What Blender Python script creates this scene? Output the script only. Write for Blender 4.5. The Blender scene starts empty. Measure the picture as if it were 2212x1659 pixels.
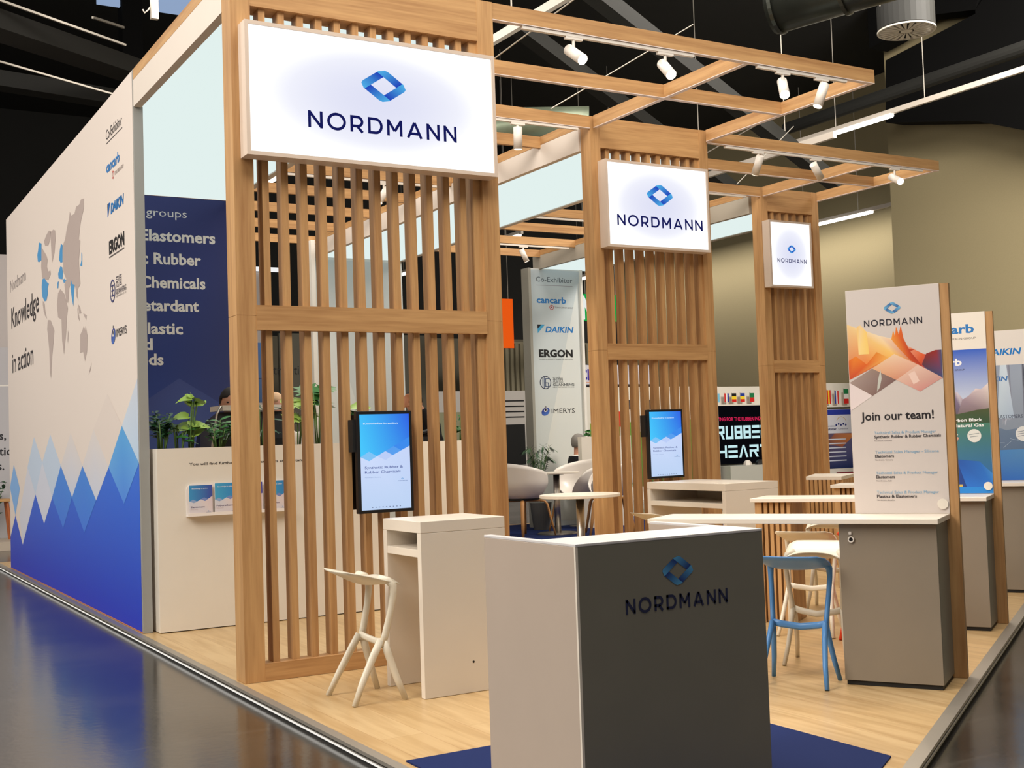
import bpy, bmesh, math, random
from mathutils import Vector, Matrix, Euler
random.seed(7)
sc = bpy.context.scene
COL = sc.collection
PI = math.pi

# ------------------------------------------------------------------ camera
def make_camera():
    f_px = 2621.87
    yaw, pitch, roll = 0.53103909, 0.04590767, -0.03342649
    f = Vector((math.sin(yaw)*math.cos(pitch), math.cos(yaw)*math.cos(pitch), math.sin(pitch)))
    r = Vector((math.cos(yaw), -math.sin(yaw), 0))
    u = r.cross(f)
    r2 = math.cos(roll)*r + math.sin(roll)*u
    u2 = -math.sin(roll)*r + math.cos(roll)*u
    cd = bpy.data.cameras.new('camera')
    cd.sensor_fit = 'HORIZONTAL'; cd.sensor_width = 36.0
    cd.lens = f_px/2212*36.0
    cd.clip_start = 0.05; cd.clip_end = 300
    co = bpy.data.objects.new('camera', cd); COL.objects.link(co)
    m = Matrix(((r2.x, u2.x, -f.x, 0), (r2.y, u2.y, -f.y, 0), (r2.z, u2.z, -f.z, 1.65), (0, 0, 0, 1)))
    co.matrix_world = m
    sc.camera = co
make_camera()

# ------------------------------------------------------------------ world, exposure, added hall lights
wd = bpy.data.worlds.new('hall_air'); sc.world = wd; wd.use_nodes = True
wd.node_tree.nodes['Background'].inputs[0].default_value = (1.0, 0.95, 0.88, 1)
wd.node_tree.nodes['Background'].inputs[1].default_value = 0.16
sc.view_settings.view_transform = 'Standard'
sc.view_settings.look = 'None'
sc.view_settings.exposure = 0.0
sc.view_settings.gamma = 1.0
sc.view_settings.use_curve_mapping = False
sc.cycles.max_bounces = 7
sc.cycles.diffuse_bounces = 4
sc.cycles.glossy_bounces = 4
sc.cycles.transmission_bounces = 4
sc.cycles.sample_clamp_indirect = 6.0
sc.cycles.use_denoising = True

def area_lamp(name, loc, target, sx, sy, power, col=(1.0, 0.93, 0.84)):
    l = bpy.data.lights.new(name, 'AREA'); l.shape = 'RECTANGLE'; l.size = sx; l.size_y = sy
    l.energy = power; l.color = col
    o = bpy.data.objects.new(name, l); COL.objects.link(o)
    o.location = loc
    d = Vector(target)-Vector(loc)
    o.rotation_euler = d.to_track_quat('-Z', 'Y').to_euler()
    return o
area_lamp('unseen_hall_lamp', (-6.0, 6.0, 8.6), (3.0, 9.0, 0.6), 5, 7, 1500)  # lamps added out of view, standing in for the hall's overhead lighting
area_lamp('unseen_hall_lamp', (2.5, 2.5, 9.5), (5.0, 9.0, 0.5), 6, 2.5, 480)
area_lamp('unseen_hall_lamp', (7.0, 7.0, 8.8), (7.0, 7.2, 0), 8, 6, 620)
area_lamp('unseen_hall_lamp', (13.0, 14.5, 10.8), (13.0, 16.2, 0), 8, 6, 900)
area_lamp('unseen_hall_lamp', (20.0, 11.0, 11.8), (26.0, 19.0, 5.0), 5, 5, 3600)  # added out of view to brighten the olive wall
area_lamp('wall_wash', (28.6, 28.6, 8.25), (30.0, 28.6, 3.5), 5.5, .12, 170)
area_lamp('wall_wash', (28.6, 36.0, 8.25), (30.0, 36.0, 3.5), 9, .12, 230)
area_lamp('unseen_hall_lamp', (6.0, 16.5, 8.8), (6.0, 16.6, 0), 3, 6, 300)
area_lamp('unseen_hall_lamp', (-6.0, 18.0, 8.6), (2.6, 17.0, 2.0), 4, 6, 800)

# ------------------------------------------------------------------ colour + materials
def L(c):
    c = c/255.0
    return c/12.92 if c <= 0.04045 else ((c+0.055)/1.055)**2.4
def S(r, g, b): return (L(r), L(g), L(b), 1.0)

MATS = {}
def principled(name):
    m = bpy.data.materials.new(name); m.use_nodes = True
    return m, m.node_tree, m.node_tree.nodes['Principled BSDF']
def mat(name, col, rough=0.5, metal=0.0, spec=0.5, bump=0.0, bscale=200, var=0.0, coat=0.0):
    """paint-like material with a faint procedural variation"""
    if name in MATS: return MATS[name]
    m, nt, b = principled(name)
    b.inputs['Roughness'].default_value = rough
    b.inputs['Metallic'].default_value = metal
    b.inputs['Specular IOR Level'].default_value = spec
    if coat: b.inputs['Coat Weight'].default_value = coat
    tc = nt.nodes.new('ShaderNodeTexCoord')
    n = nt.nodes.new('ShaderNodeTexNoise'); n.inputs['Scale'].default_value = 6.0 if not bump else bscale
    n.inputs['Detail'].default_value = 3
    nt.links.new(tc.outputs['Object'], n.inputs['Vector'])
    mx = nt.nodes.new('ShaderNodeMix'); mx.data_type = 'RGBA'
    v = var if var else 0.03
    mx.inputs[6].default_value = tuple(max(0, c*(1-v)) for c in col[:3])+(1,)
    mx.inputs[7].default_value = tuple(min(1, c*(1+v)) for c in col[:3])+(1,)
    nt.links.new(n.outputs['Fac'], mx.inputs[0])
    nt.links.new(mx.outputs[2], b.inputs['Base Color'])
    if bump:
        bp = nt.nodes.new('ShaderNodeBump'); bp.inputs['Strength'].default_value = bump
        nt.links.new(n.outputs['Fac'], bp.inputs['Height']); nt.links.new(bp.outputs['Normal'], b.inputs['Normal'])
    MATS[name] = m
    return m
def wood(name, axis, c1, c2, rough=0.55):
    if name in MATS: return MATS[name]
    m, nt, b = principled(name)
    tc = nt.nodes.new('ShaderNodeTexCoord'); mp = nt.nodes.new('ShaderNodeMapping')
    s = [16.0, 16.0, 16.0]; s[axis] = 0.9
    mp.inputs['Scale'].default_value = s
    oi = nt.nodes.new('ShaderNodeObjectInfo')
    ad = nt.nodes.new('ShaderNodeVectorMath'); ad.operation = 'ADD'
    nt.links.new(tc.outputs['Object'], mp.inputs['Vector'])
    nt.links.new(mp.outputs['Vector'], ad.inputs[0]); nt.links.new(oi.outputs['Random'], ad.inputs[1])
    n1 = nt.nodes.new('ShaderNodeTexNoise'); n1.inputs['Scale'].default_value = 1.0; n1.inputs['Detail'].default_value = 5; n1.inputs['Distortion'].default_value = 0.6
    nt.links.new(ad.outputs[0], n1.inputs['Vector'])
    n2 = nt.nodes.new('ShaderNodeTexNoise'); n2.inputs['Scale'].default_value = 5.0; n2.inputs['Detail'].default_value = 4
    nt.links.new(ad.outputs[0], n2.inputs['Vector'])
    mth = nt.nodes.new('ShaderNodeMath'); mth.operation = 'MULTIPLY_ADD'; mth.inputs[1].default_value = 0.35
    nt.links.new(n2.outputs['Fac'], mth.inputs[0])
    m2 = nt.nodes.new('ShaderNodeMath'); m2.operation = 'MULTIPLY'; m2.inputs[1].default_value = 0.65
    nt.links.new(n1.outputs['Fac'], m2.inputs[0]); nt.links.new(m2.outputs[0], mth.inputs[2])
    cr = nt.nodes.new('ShaderNodeValToRGB')
    cr.color_ramp.elements[0].position = 0.33; cr.color_ramp.elements[0].color = c1
    cr.color_ramp.elements[1].position = 0.62; cr.color_ramp.elements[1].color = c2
    nt.links.new(mth.outputs[0], cr.inputs[0]); nt.links.new(cr.outputs[0], b.inputs['Base Color'])
    b.inputs['Roughness'].default_value = rough
    b.inputs['Specular IOR Level'].default_value = 0.35
    MATS[name] = m
    return m
def emis(name, col, strength):
    if name in MATS: return MATS[name]
    m = bpy.data.materials.new(name); m.use_nodes = True; nt = m.node_tree
    nt.nodes.remove(nt.nodes['Principled BSDF'])
    e = nt.nodes.new('ShaderNodeEmission'); e.inputs[0].default_value = col; e.inputs[1].default_value = strength
    nt.links.new(e.outputs[0], nt.nodes['Material Output'].inputs[0])
    MATS[name] = m
    return m
def vcol_print(name, rough=0.5):
    if name in MATS: return MATS[name]
    m, nt, b = principled(name)
    a = nt.nodes.new('ShaderNodeAttribute'); a.attribute_name = 'Col'
    nt.links.new(a.outputs['Color'], b.inputs['Base Color'])
    b.inputs['Roughness'].default_value = rough; b.inputs['Specular IOR Level'].default_value = 0.3
    MATS[name] = m
    return m
def vcol_emit(name, strength):
    if name in MATS: return MATS[name]
    m = bpy.data.materials.new(name); m.use_nodes = True; nt = m.node_tree
    nt.nodes.remove(nt.nodes['Principled BSDF'])
    a = nt.nodes.new('ShaderNodeAttribute'); a.attribute_name = 'Col'
    e = nt.nodes.new('ShaderNodeEmission'); e.inputs[1].default_value = strength
    nt.links.new(a.outputs['Color'], e.inputs[0]); nt.links.new(e.outputs[0], nt.nodes['Material Output'].inputs[0])
    MATS[name] = m
    return m

OAK1, OAK2 = S(157, 114, 71), S(192, 150, 100)
WZ = wood('oak_upright', 2, OAK1, OAK2); WX = wood('oak_along', 0, OAK1, OAK2); WY = wood('oak_across', 1, OAK1, OAK2)
WHITE = mat('white_laminate', S(224, 214, 200), 0.35)
CREAM = mat('cream_laminate', S(224, 216, 203), 0.4)
PALE = mat('pale_board', S(214, 203, 192), 0.55)
GREY = mat('grey_laminate', S(135, 124, 109), 0.38, var=0.05)
DGREY = mat('darker_grey_laminate', S(122, 118, 106), 0.42, var=0.06)  # darker grey for the counter front and cabinet bodies
BLACK = mat('black_plastic', S(22, 22, 24), 0.35)
BLACKM = mat('black_paint', S(16, 16, 16), 0.6)
CHROME = mat('brushed_steel', S(190, 182, 172), 0.34, metal=1.0)
ALU = mat('aluminium_profile', S(168, 162, 152), 0.4, metal=0.6)
ALUG = mat('grey_profile', S(150, 150, 146), 0.5)
LAMPW = mat('white_lamp_paint', S(222, 214, 204), 0.4)
SHELLW = mat('white_shell_plastic', S(222, 214, 206), 0.3)
STOOLW = mat('cream_stool_plastic', S(220, 212, 194), 0.38)
STOOLB = mat('blue_stool_plastic', S(84, 140, 200), 0.38)
STOOLR = mat('red_stool_plastic', S(226, 62, 26), 0.38)
CARPET = mat('blue_carpet', S(32, 44, 88), 0.95, spec=0.1, bump=0.6, bscale=900, var=0.25)
SOIL = mat('soil', S(70, 48, 34), 0.95, bump=0.8, bscale=60, var=0.3)
LEAFD = mat('dark_leaf', S(32, 70, 40), 0.35, var=0.35)
LEAFM = mat('mid_leaf', S(58, 112, 52), 0.35, var=0.35)
LEAFL = mat('light_leaf', S(140, 172, 70), 0.4, var=0.3)
LEAFP = mat('palm_leaf', S(62, 92, 66), 0.5, var=0.3)
STEM = mat('stem_green', S(96, 128, 70), 0.5)
SKIN = mat('skin', S(196, 140, 112), 0.5, var=0.06)
PRINT = vcol_print('printed_film'); SCREEN = vcol_emit('lit_screen', 1.0); BACKLIT = vcol_emit('backlit_print', 0.9)
LENS = emis('lamp_glow', (1.0, 0.86, 0.66, 1), 60.0)
LENSD = emis('lamp_glow_dim', (1.0, 0.82, 0.62, 1), 4.0)
TUBE = emis('tube_glow', (1.0, 0.95, 0.86, 1), 7.0)
LEDSTRIP = emis('led_strip', (1.0, 0.96, 0.88, 1), 0.95)

# ------------------------------------------------------------------ mesh helpers
class MB:
    def __init__(s): s.v = []; s.f = []; s.mi = []; s.cur = 0; s.sm = []; s.smooth = False
    def add(s, vs, fs):
        o = len(s.v); s.v += [Vector(v) for v in vs]
        for f in fs: s.f.append([o+i for i in f]); s.mi.append(s.cur); s.sm.append(s.smooth)
        return s
    def box(s, x0, x1, y0, y1, z0, z1):
        x0, x1 = min(x0, x1), max(x0, x1); y0, y1 = min(y0, y1), max(y0, y1); z0, z1 = min(z0, z1), max(z0, z1)
        return s.add([(x0, y0, z0), (x1, y0, z0), (x1, y1, z0), (x0, y1, z0), (x0, y0, z1), (x1, y0, z1), (x1, y1, z1), (x0, y1, z1)],
                     [(0, 3, 2, 1), (4, 5, 6, 7), (0, 1, 5, 4), (1, 2, 6, 5), (2, 3, 7, 6), (3, 0, 4, 7)])
    def quad(s, a, b, c, d): return s.add([a, b, c, d], [(0, 1, 2, 3)])
    def prism(s, poly, z0, z1):
        n = len(poly)
        vs = [(p[0], p[1], z0) for p in poly]+[(p[0], p[1], z1) for p in poly]
        fs = [tuple(reversed(range(n))), tuple(range(n, 2*n))]+[(i, (i+1) % n, n+(i+1) % n, n+i) for i in range(n)]
        return s.add(vs, fs)
    def sweep(s, pts, radii, n=8, flat=None, cap=True):
        """tube along pts; radii numbers or (a,b) pairs; flat = reference side vector"""
        pts = [Vector(p) for p in pts]; rings = []
        o = len(s.v)
        ref = Vector(flat) if flat else None
        prev = None
        for i, p in enumerate(pts):
            t = (pts[min(i+1, len(pts)-1)]-pts[max(i-1, 0)]).normalized()
            if ref is not None: a = ref
            elif prev is not None: a = prev
            else: a = Vector((0, 0, 1)) if abs(t.z) < 0.9 else Vector((1, 0, 0))
            x = (a-t*a.dot(t)).normalized(); y = t.cross(x); prev = x
            r = radii[i] if isinstance(radii, list) else radii
            ra, rb = (r if isinstance(r, (list, tuple)) else (r, r))
            for k in range(n):
                an = 2*PI*k/n+PI/n
                s.v.append(p+x*(ra*math.cos(an))+y*(rb*math.sin(an)))
        for i in range(len(pts)-1):
            for k in range(n):
                a = o+i*n+k; b = o+i*n+(k+1) % n
                s.f.append([a, b, b+n, a+n]); s.mi.append(s.cur); s.sm.append(s.smooth)
        if cap:
            s.f.append([o+k for k in reversed(range(n))]); s.mi.append(s.cur); s.sm.append(False)
            e = o+(len(pts)-1)*n
            s.f.append([e+k for k in range(n)]); s.mi.append(s.cur); s.sm.append(False)
        return s
    def cyl(s, p0, p1, r0, r1=None, n=20, cap=True):
        return s.sweep([p0, p1], [r0, r0 if r1 is None else r1], n=n, cap=cap)
    def ball(s, c, rx, ry, rz, nu=14, nv=9):
        c = Vector(c); o = len(s.v)
        for j in range(nv+1):
            th = PI*j/nv
            for i in range(nu):
                ph = 2*PI*i/nu
                s.v.append(c+Vector((rx*math.sin(th)*math.cos(ph), ry*math.sin(th)*math.sin(ph), rz*math.cos(th))))
        for j in range(nv):
            for i in range(nu):
                a = o+j*nu+i; b = o+j*nu+(i+1) % nu
                s.f.append([a, a+nu, b+nu, b]); s.mi.append(s.cur); s.sm.append(True)
        return s
    def build(s, name, m, parent=None, smooth=False, bevel=0.0, seg=2):
        me = bpy.data.meshes.new(name)
        vs = s.v
        if parent is not None:
            inv = WM(parent).inverted(); vs = [inv @ v for v in vs]
        me.from_pydata([tuple(v) for v in vs], [], s.f)
        ms = m if isinstance(m, (list, tuple)) else [m]
        for q in ms: me.materials.append(q)
        for p, i, q in zip(me.polygons, s.mi, s.sm): p.material_index = i; p.use_smooth = smooth or q
        me.validate(); me.update()
        o = bpy.data.objects.new(name, me); COL.objects.link(o)
        if parent is not None: o.parent = parent
        if bevel:
            bv = o.modifiers.new('bevel', 'BEVEL'); bv.width = bevel; bv.segments = seg; bv.limit_method = 'ANGLE'; bv.angle_limit = math.radians(40)
        return o
def WM(o):
    m = Matrix.LocRotScale(o.location, o.rotation_euler, o.scale)
    return WM(o.parent) @ m if o.parent else m
def B(*b): return MB().box(*b)

def tag(o, label, cat, group=None, kind=None):
    o['label'] = label
    o['category'] = cat
    if group: o['group'] = group
    if kind: o['kind'] = kind
    return o
def thing(name, label, cat, loc=(0, 0, 0), rotz=0.0, group=None):
    o = bpy.data.objects.new(name, None); COL.objects.link(o)
    o.empty_display_size = 0.1
    o.location = loc; o.rotation_euler = (0, 0, rotz)
    return tag(o, label, cat, group)
def struct(name, mb, m, **k):
    o = mb.build(name, m, **k); o['kind'] = 'structure'; return o
def copy_tree(o, parent=None):
    c = o.copy(); COL.objects.link(c)
    if parent is not None: c.parent = parent
    for ch in list(o.children): copy_tree(ch, c)
    return c
def lm(parent, pts):
    m = WM(parent); return [m @ Vector(p) for p in pts]

# ------------------------------------------------------------------ flat print canvas
_T = {}
def text_faces(s, bold=0.0, shear=0.0):
    k = (s, bold, shear)
    if k in _T: return _T[k]
    cu = bpy.data.curves.new('t', 'FONT'); cu.body = s; cu.size = 1.0; cu.offset = bold; cu.shear = shear; cu.resolution_u = 2
    ob = bpy.data.objects.new('t', cu)
    me = bpy.data.meshes.new_from_object(ob)
    vs = [(v.co.x, v.co.y) for v in me.vertices]; fs = [tuple(p.vertices) for p in me.polygons]
    bpy.data.objects.remove(ob); bpy.data.curves.remove(cu); bpy.data.meshes.remove(me)
    _T[k] = (vs, fs)
    return _T[k]
CAP = 0.682
class Canvas:
    """flat artwork: origin + right * x + up * y, lifted a hair along the normal, layer by layer"""
    def __init__(s, o, right, up, lift=0.0015):
        s.o = Vector(o); s.r = Vector(right).normalized(); s.u = Vector(up).normalized(); s.n = s.r.cross(s.u)
        s.h = lift; s.v = []; s.f = []; s.c = []
    def P(s, x, y): return s.o+s.r*x+s.u*y+s.n*s.h
    def up_layer(s, d=0.00012): s.h += d
    def poly(s, pts, col, layer=True):
        o = len(s.v); n = len(pts)
        cs = col if isinstance(col, list) else [col]*n
        for p in pts: s.v.append(s.P(*p))
        s.f.append(list(range(o, o+n))); s.c.append(cs)
        if layer: s.up_layer()
    def mesh(s, vs, fs, col, layer=True):
        o = len(s.v)
        for p in vs: s.v.append(s.P(*p))
        for f in fs: s.f.append([o+i for i in f]); s.c.append([col]*len(f))
        if layer: s.up_layer()
    def rect(s, x0, y0, x1, y1, col, layer=True): s.poly([(x0, y0), (x1, y0), (x1, y1), (x0, y1)], col, layer)
    def vgrad(s, x0, y0, x1, y1, cb, ct): s.poly([(x0, y0), (x1, y0), (x1, y1), (x0, y1)], [cb, cb, ct, ct])
    def disc(s, x, y, r, col, ry=None, n=28):
        ry = ry or r
        s.poly([(x+r*math.cos(2*PI*i/n), y+ry*math.sin(2*PI*i/n)) for i in range(n)], col)
    def ring(s, x, y, r, w, col, ry=None, n=32):
        ry = ry or r
        for i in range(n):
            a, b = 2*PI*i/n, 2*PI*(i+1)/n
            s.poly([(x+r*math.cos(a), y+ry*math.sin(a)), (x+r*math.cos(b), y+ry*math.sin(b)), (x+(r-w)*math.cos(b), y+(ry-w)*math.sin(b)), (x+(r-w)*math.cos(a), y+(ry-w)*math.sin(a))], col, False)
        s.up_layer()
    def line(s, x0, y0, x1, y1, w, col):
        d = Vector((x1-x0, y1-y0)); d.normalize(); p = Vector((-d.y, d.x))*w/2
        s.poly([(x0-p.x, y0-p.y), (x1-p.x, y1-p.y), (x1+p.x, y1+p.y), (x0+p.x, y0+p.y)], col)
    def text(s, t, x, y, cap, col, w=None, bold=0.0, align='l', shear=0.0):
        vs, fs = text_faces(t, bold, shear)
        if not vs: return
        x0 = min(p[0] for p in vs); x1 = max(p[0] for p in vs)
        sy = cap/CAP; sx = sy if w is None else w/(x1-x0)
        tw = (x1-x0)*sx
        ox = x if align == 'l' else (x-tw/2 if align == 'c' else x-tw)
        s.mesh([(ox+(p[0]-x0)*sx, y+p[1]*sy) for p in vs], fs, col)
    def build(s, name, m, parent=None):
        me = bpy.data.meshes.new(name)
        vs = s.v
        if parent is not None:
            inv = WM(parent).inverted(); vs = [inv @ v for v in vs]
        me.from_pydata([tuple(v) for v in vs], [], s.f)
        me.materials.append(m)
        at = me.color_attributes.new('Col', 'FLOAT_COLOR', 'CORNER')
        flat = []
        for cs in s.c:
            for c in cs: flat += list(c[:3])+[1.0]
        at.data.foreach_set('color', flat)
        me.update()
        o = bpy.data.objects.new(name, me); COL.objects.link(o)
        if parent is not None: o.parent = parent
        return o
    # --- wide monoline capitals
    def strokes(s, word, x, y, w, h, col, th=0.17, gap=0.27):
        wd = {'N': .88, 'O': 1.16, 'R': .84, 'D': .94, 'M': 1.0, 'A': 1.06}
        tot = sum(wd[c] for c in word)+gap*(len(word)-1)
        kx = w/tot; px = 0.0
        def seg(x0, y0, x1, y1, t=th):
            d = Vector((x1-x0, y1-y0)); l = d.length; d /= l; n = Vector((-d.y, d.x))*t/2
            pts = [(x0-n.x, y0-n.y), (x1-n.x, y1-n.y), (x1+n.x, y1+n.y), (x0+n.x, y0+n.y)]
            s.poly([(x+(px+a)*kx, y+b*h) for a, b in pts], col, False)
        def arc(cx, cy, rx, ry, a0, a1, n=14, t=th):
            for i in range(n):
                a, b = a0+(a1-a0)*i/n, a0+(a1-a0)*(i+1)/n
                q = []
                for an, k in ((a, 0), (b, 0), (b, 1), (a, 1)):
                    q.append((cx+(rx-t*k)*math.cos(an), cy+(ry-t*k)*math.sin(an)))
                s.poly([(x+(px+u_)*kx, y+v_*h) for u_, v_ in q], col, False)
        e = th/2
        for c in word:
            W = wd[c]
            if c == 'N':
                seg(e, 0, e, 1); seg(W-e, 0, W-e, 1); seg(e, 1-e*.7, W-e, e*.7)
            elif c == 'O': arc(W/2, .5, W/2, .53, 0, 2*PI, 30)
            elif c == 'D':
                seg(e, 0, e, 1); seg(0, 1-e, W*.5, 1-e); seg(0, e, W*.5, e); arc(W*.5, .5, W*.5, .5, -PI/2, PI/2)
            elif c == 'R':
                seg(e, 0, e, 1); seg(0, 1-e, W*.55, 1-e); seg(0, .36, W*.55, .36); arc(W*.52, .64, W*.46, .36, -PI/2, PI/2); seg(W*.5, .36, W-e*.9, 0)
            elif c == 'M':
                seg(e, 0, e, 1); seg(W-e, 0, W-e, 1); seg(e, 1-e*.6, W/2, .3); seg(W-e, 1-e*.6, W/2, .3)
            elif c == 'A':
                seg(e*1.1, 0, W/2, 1-e*.4); seg(W-e*1.1, 0, W/2, 1-e*.4); seg(W*.22, .27, W*.78, .27)
            px += W+gap
        s.up_layer()
    def diamond(s, x, y, w, h, dark=S(36, 60, 160), light=S(92, 190, 238)):
        """four interlocking bands around an open lozenge"""
        def mp(a, b):   # square coords (-1..1) turned 45 deg
            u = (a+b)/2.0; v = (b-a)/2.0
            return (x+u*w/2*1.06, y+v*h/2*1.06)
        t = 0.5; rc = 0.42; K = 8
        for q in range(4):
            def rot(a, b):
                for _ in range(q): a, b = -b, a
                return a, b
            def colr(k): return tuple(dark[i]+(light[i]-dark[i])*min(1, max(0, k))**1.1 for i in range(3))+(1,)
            # band along b = 1 side : from a = 1-t (dark) to a = -1 (light), corner rounded at a=-1
            xs = [1-t-(2-t)*i/K for i in range(K+1)]
            def top(a):
                if a > -1+rc: return 1.0
                d = -1+rc-a; return 1-rc+math.sqrt(max(0, rc*rc-d*d))
            for i in range(K):
                a0, a1 = xs[i], xs[i+1]
                pts = [rot(a0, 1-t), rot(a0, top(a0)), rot(a1, top(a1)), rot(a1, 1-t)]
                c0, c1 = colr(i/K), colr((i+1)/K)
                s.poly([mp(*p) for p in pts], [c0, c0, c1, c1], False)
            pass
        s.up_layer()

# colours used in the artwork
NAVY = S(28, 32, 84); INK = S(28, 27, 36); SKY = S(92, 160, 214); CCB = S(44, 118, 186); DKB = S(18, 112, 184)
def lockup(cv, cx, yb, w, h, diam_w, diam_h, gap, col=NAVY, dark=S(36, 60, 160), light=S(92, 190, 238)):
    """wordmark centred on cx with its baseline at yb, lozenge above it"""
    cv.strokes('NORDMANN', cx-w/2, yb, w, h, col)
    cv.diamond(cx, yb+h+gap+diam_h/2, diam_w, diam_h, dark, light)

# ================================================================== THE HALL
def hall():
    m, nt, b = principled('polished_hall_floor')
    tc = nt.nodes.new('ShaderNodeTexCoord')
    n1 = nt.nodes.new('ShaderNodeTexNoise'); n1.inputs['Scale'].default_value = 1.1; n1.inputs['Detail'].default_value = 6
    n2 = nt.nodes.new('ShaderNodeTexNoise'); n2.inputs['Scale'].default_value = 22; n2.inputs['Detail'].default_value = 4
    nt.links.new(tc.outputs['Object'], n1.inputs['Vector']); nt.links.new(tc.outputs['Object'], n2.inputs['Vector'])
    cr = nt.nodes.new('ShaderNodeValToRGB'); cr.color_ramp.elements[0].color = S(30, 29, 28); cr.color_ramp.elements[1].color = S(58, 55, 51)
    cr.color_ramp.elements[0].position = .35; cr.color_ramp.elements[1].position = .7
    nt.links.new(n1.outputs['Fac'], cr.inputs[0])
    # scratches: thin stretched wave bands
    mp = nt.nodes.new('ShaderNodeMapping'); mp.inputs['Rotation'].default_value = (0, 0, 0.9); mp.inputs['Scale'].default_value = (0.5, 14, 1)
    nt.links.new(tc.outputs['Object'], mp.inputs['Vector'])
    n3 = nt.nodes.new('ShaderNodeTexNoise'); n3.inputs['Scale'].default_value = 1.4; n3.inputs['Detail'].default_value = 2
    nt.links.new(mp.outputs['Vector'], n3.inputs['Vector'])
    c3 = nt.nodes.new('ShaderNodeValToRGB'); c3.color_ramp.elements[0].position = .66; c3.color_ramp.elements[1].position = .70
    nt.links.new(n3.outputs['Fac'], c3.inputs[0])
    mx = nt.nodes.new('ShaderNodeMix'); mx.data_type = 'RGBA'; mx.inputs[7].default_value = S(84, 80, 74)
    ml = nt.nodes.new('ShaderNodeMath'); ml.operation = 'MULTIPLY'; ml.inputs[1].default_value = .25
    nt.links.new(c3.outputs[0], ml.inputs[0]); nt.links.new(ml.outputs[0], mx.inputs[0]); nt.links.new(cr.outputs[0], mx.inputs[6])
    nt.links.new(mx.outputs[2], b.inputs['Base Color'])
    mr = nt.nodes.new('ShaderNodeMapRange'); mr.inputs[3].default_value = .10; mr.inputs[4].default_value = .24
    nt.links.new(n1.outputs['Fac'], mr.inputs[0]); nt.links.new(mr.outputs[0], b.inputs['Roughness'])
    bp = nt.nodes.new('ShaderNodeBump'); bp.inputs['Strength'].default_value = .03; bp.inputs['Distance'].default_value = .02
    nt.links.new(n2.outputs['Fac'], bp.inputs['Height']); nt.links.new(bp.outputs['Normal'], b.inputs['Normal'])
    b.inputs['IOR'].default_value = 2.5; b.inputs['Specular IOR Level'].default_value = .5
    struct('floor', B(-14, 40, -8, 46, -0.16, -0.06), m)
    darkc = mat('dark_ceiling', S(20, 20, 19), .9)
    struct('ceiling', B(-14, 40, -8, 46, 13.0, 13.2), darkc)
    olive = mat('olive_render', S(146, 134, 102), .85, bump=.15, bscale=40, var=.06)
    w = MB(); w.box(26, 40, 22.95, 23.3, -0.06, 13); w.box(26, 26.3, -8, 22.95, -0.06, 13)
    struct('wall_right', w, olive)
    struct('wall_recess', B(30, 30.3, 23.3, 46, -0.06, 13), olive)
    dark = mat('dark_cladding', S(26, 26, 25), .85)
    struct('wall_back', B(-14, 30, 42, 42.3, -0.06, 13), dark)
    struct('wall_left', B(-14.2, -14, -8, 42, -0.06, 13), dark)
    # low olive partition with timber battens far behind the stand
    p = B(10.5, 24.0, 38, 38.2, -0.06, 5.3)
    struct('wall_back', p, mat('olive_partition', S(112, 106, 90), .85, var=.06))
    bt = MB()
    for i in range(26): bt.box(18.6+i*.19, 18.6+i*.19+.1, 34.6, 34.72, 1.9, 4.85)
    bt.box(18.5, 23.6, 34.72, 34.8, -.06, 4.9)
    tag(bt.build('batten_screen', mat('olive_batten', S(150, 142, 118), .8)), 'olive batten wall standing behind the seating, right of the orange banner', 'screen')
hall()

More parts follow.
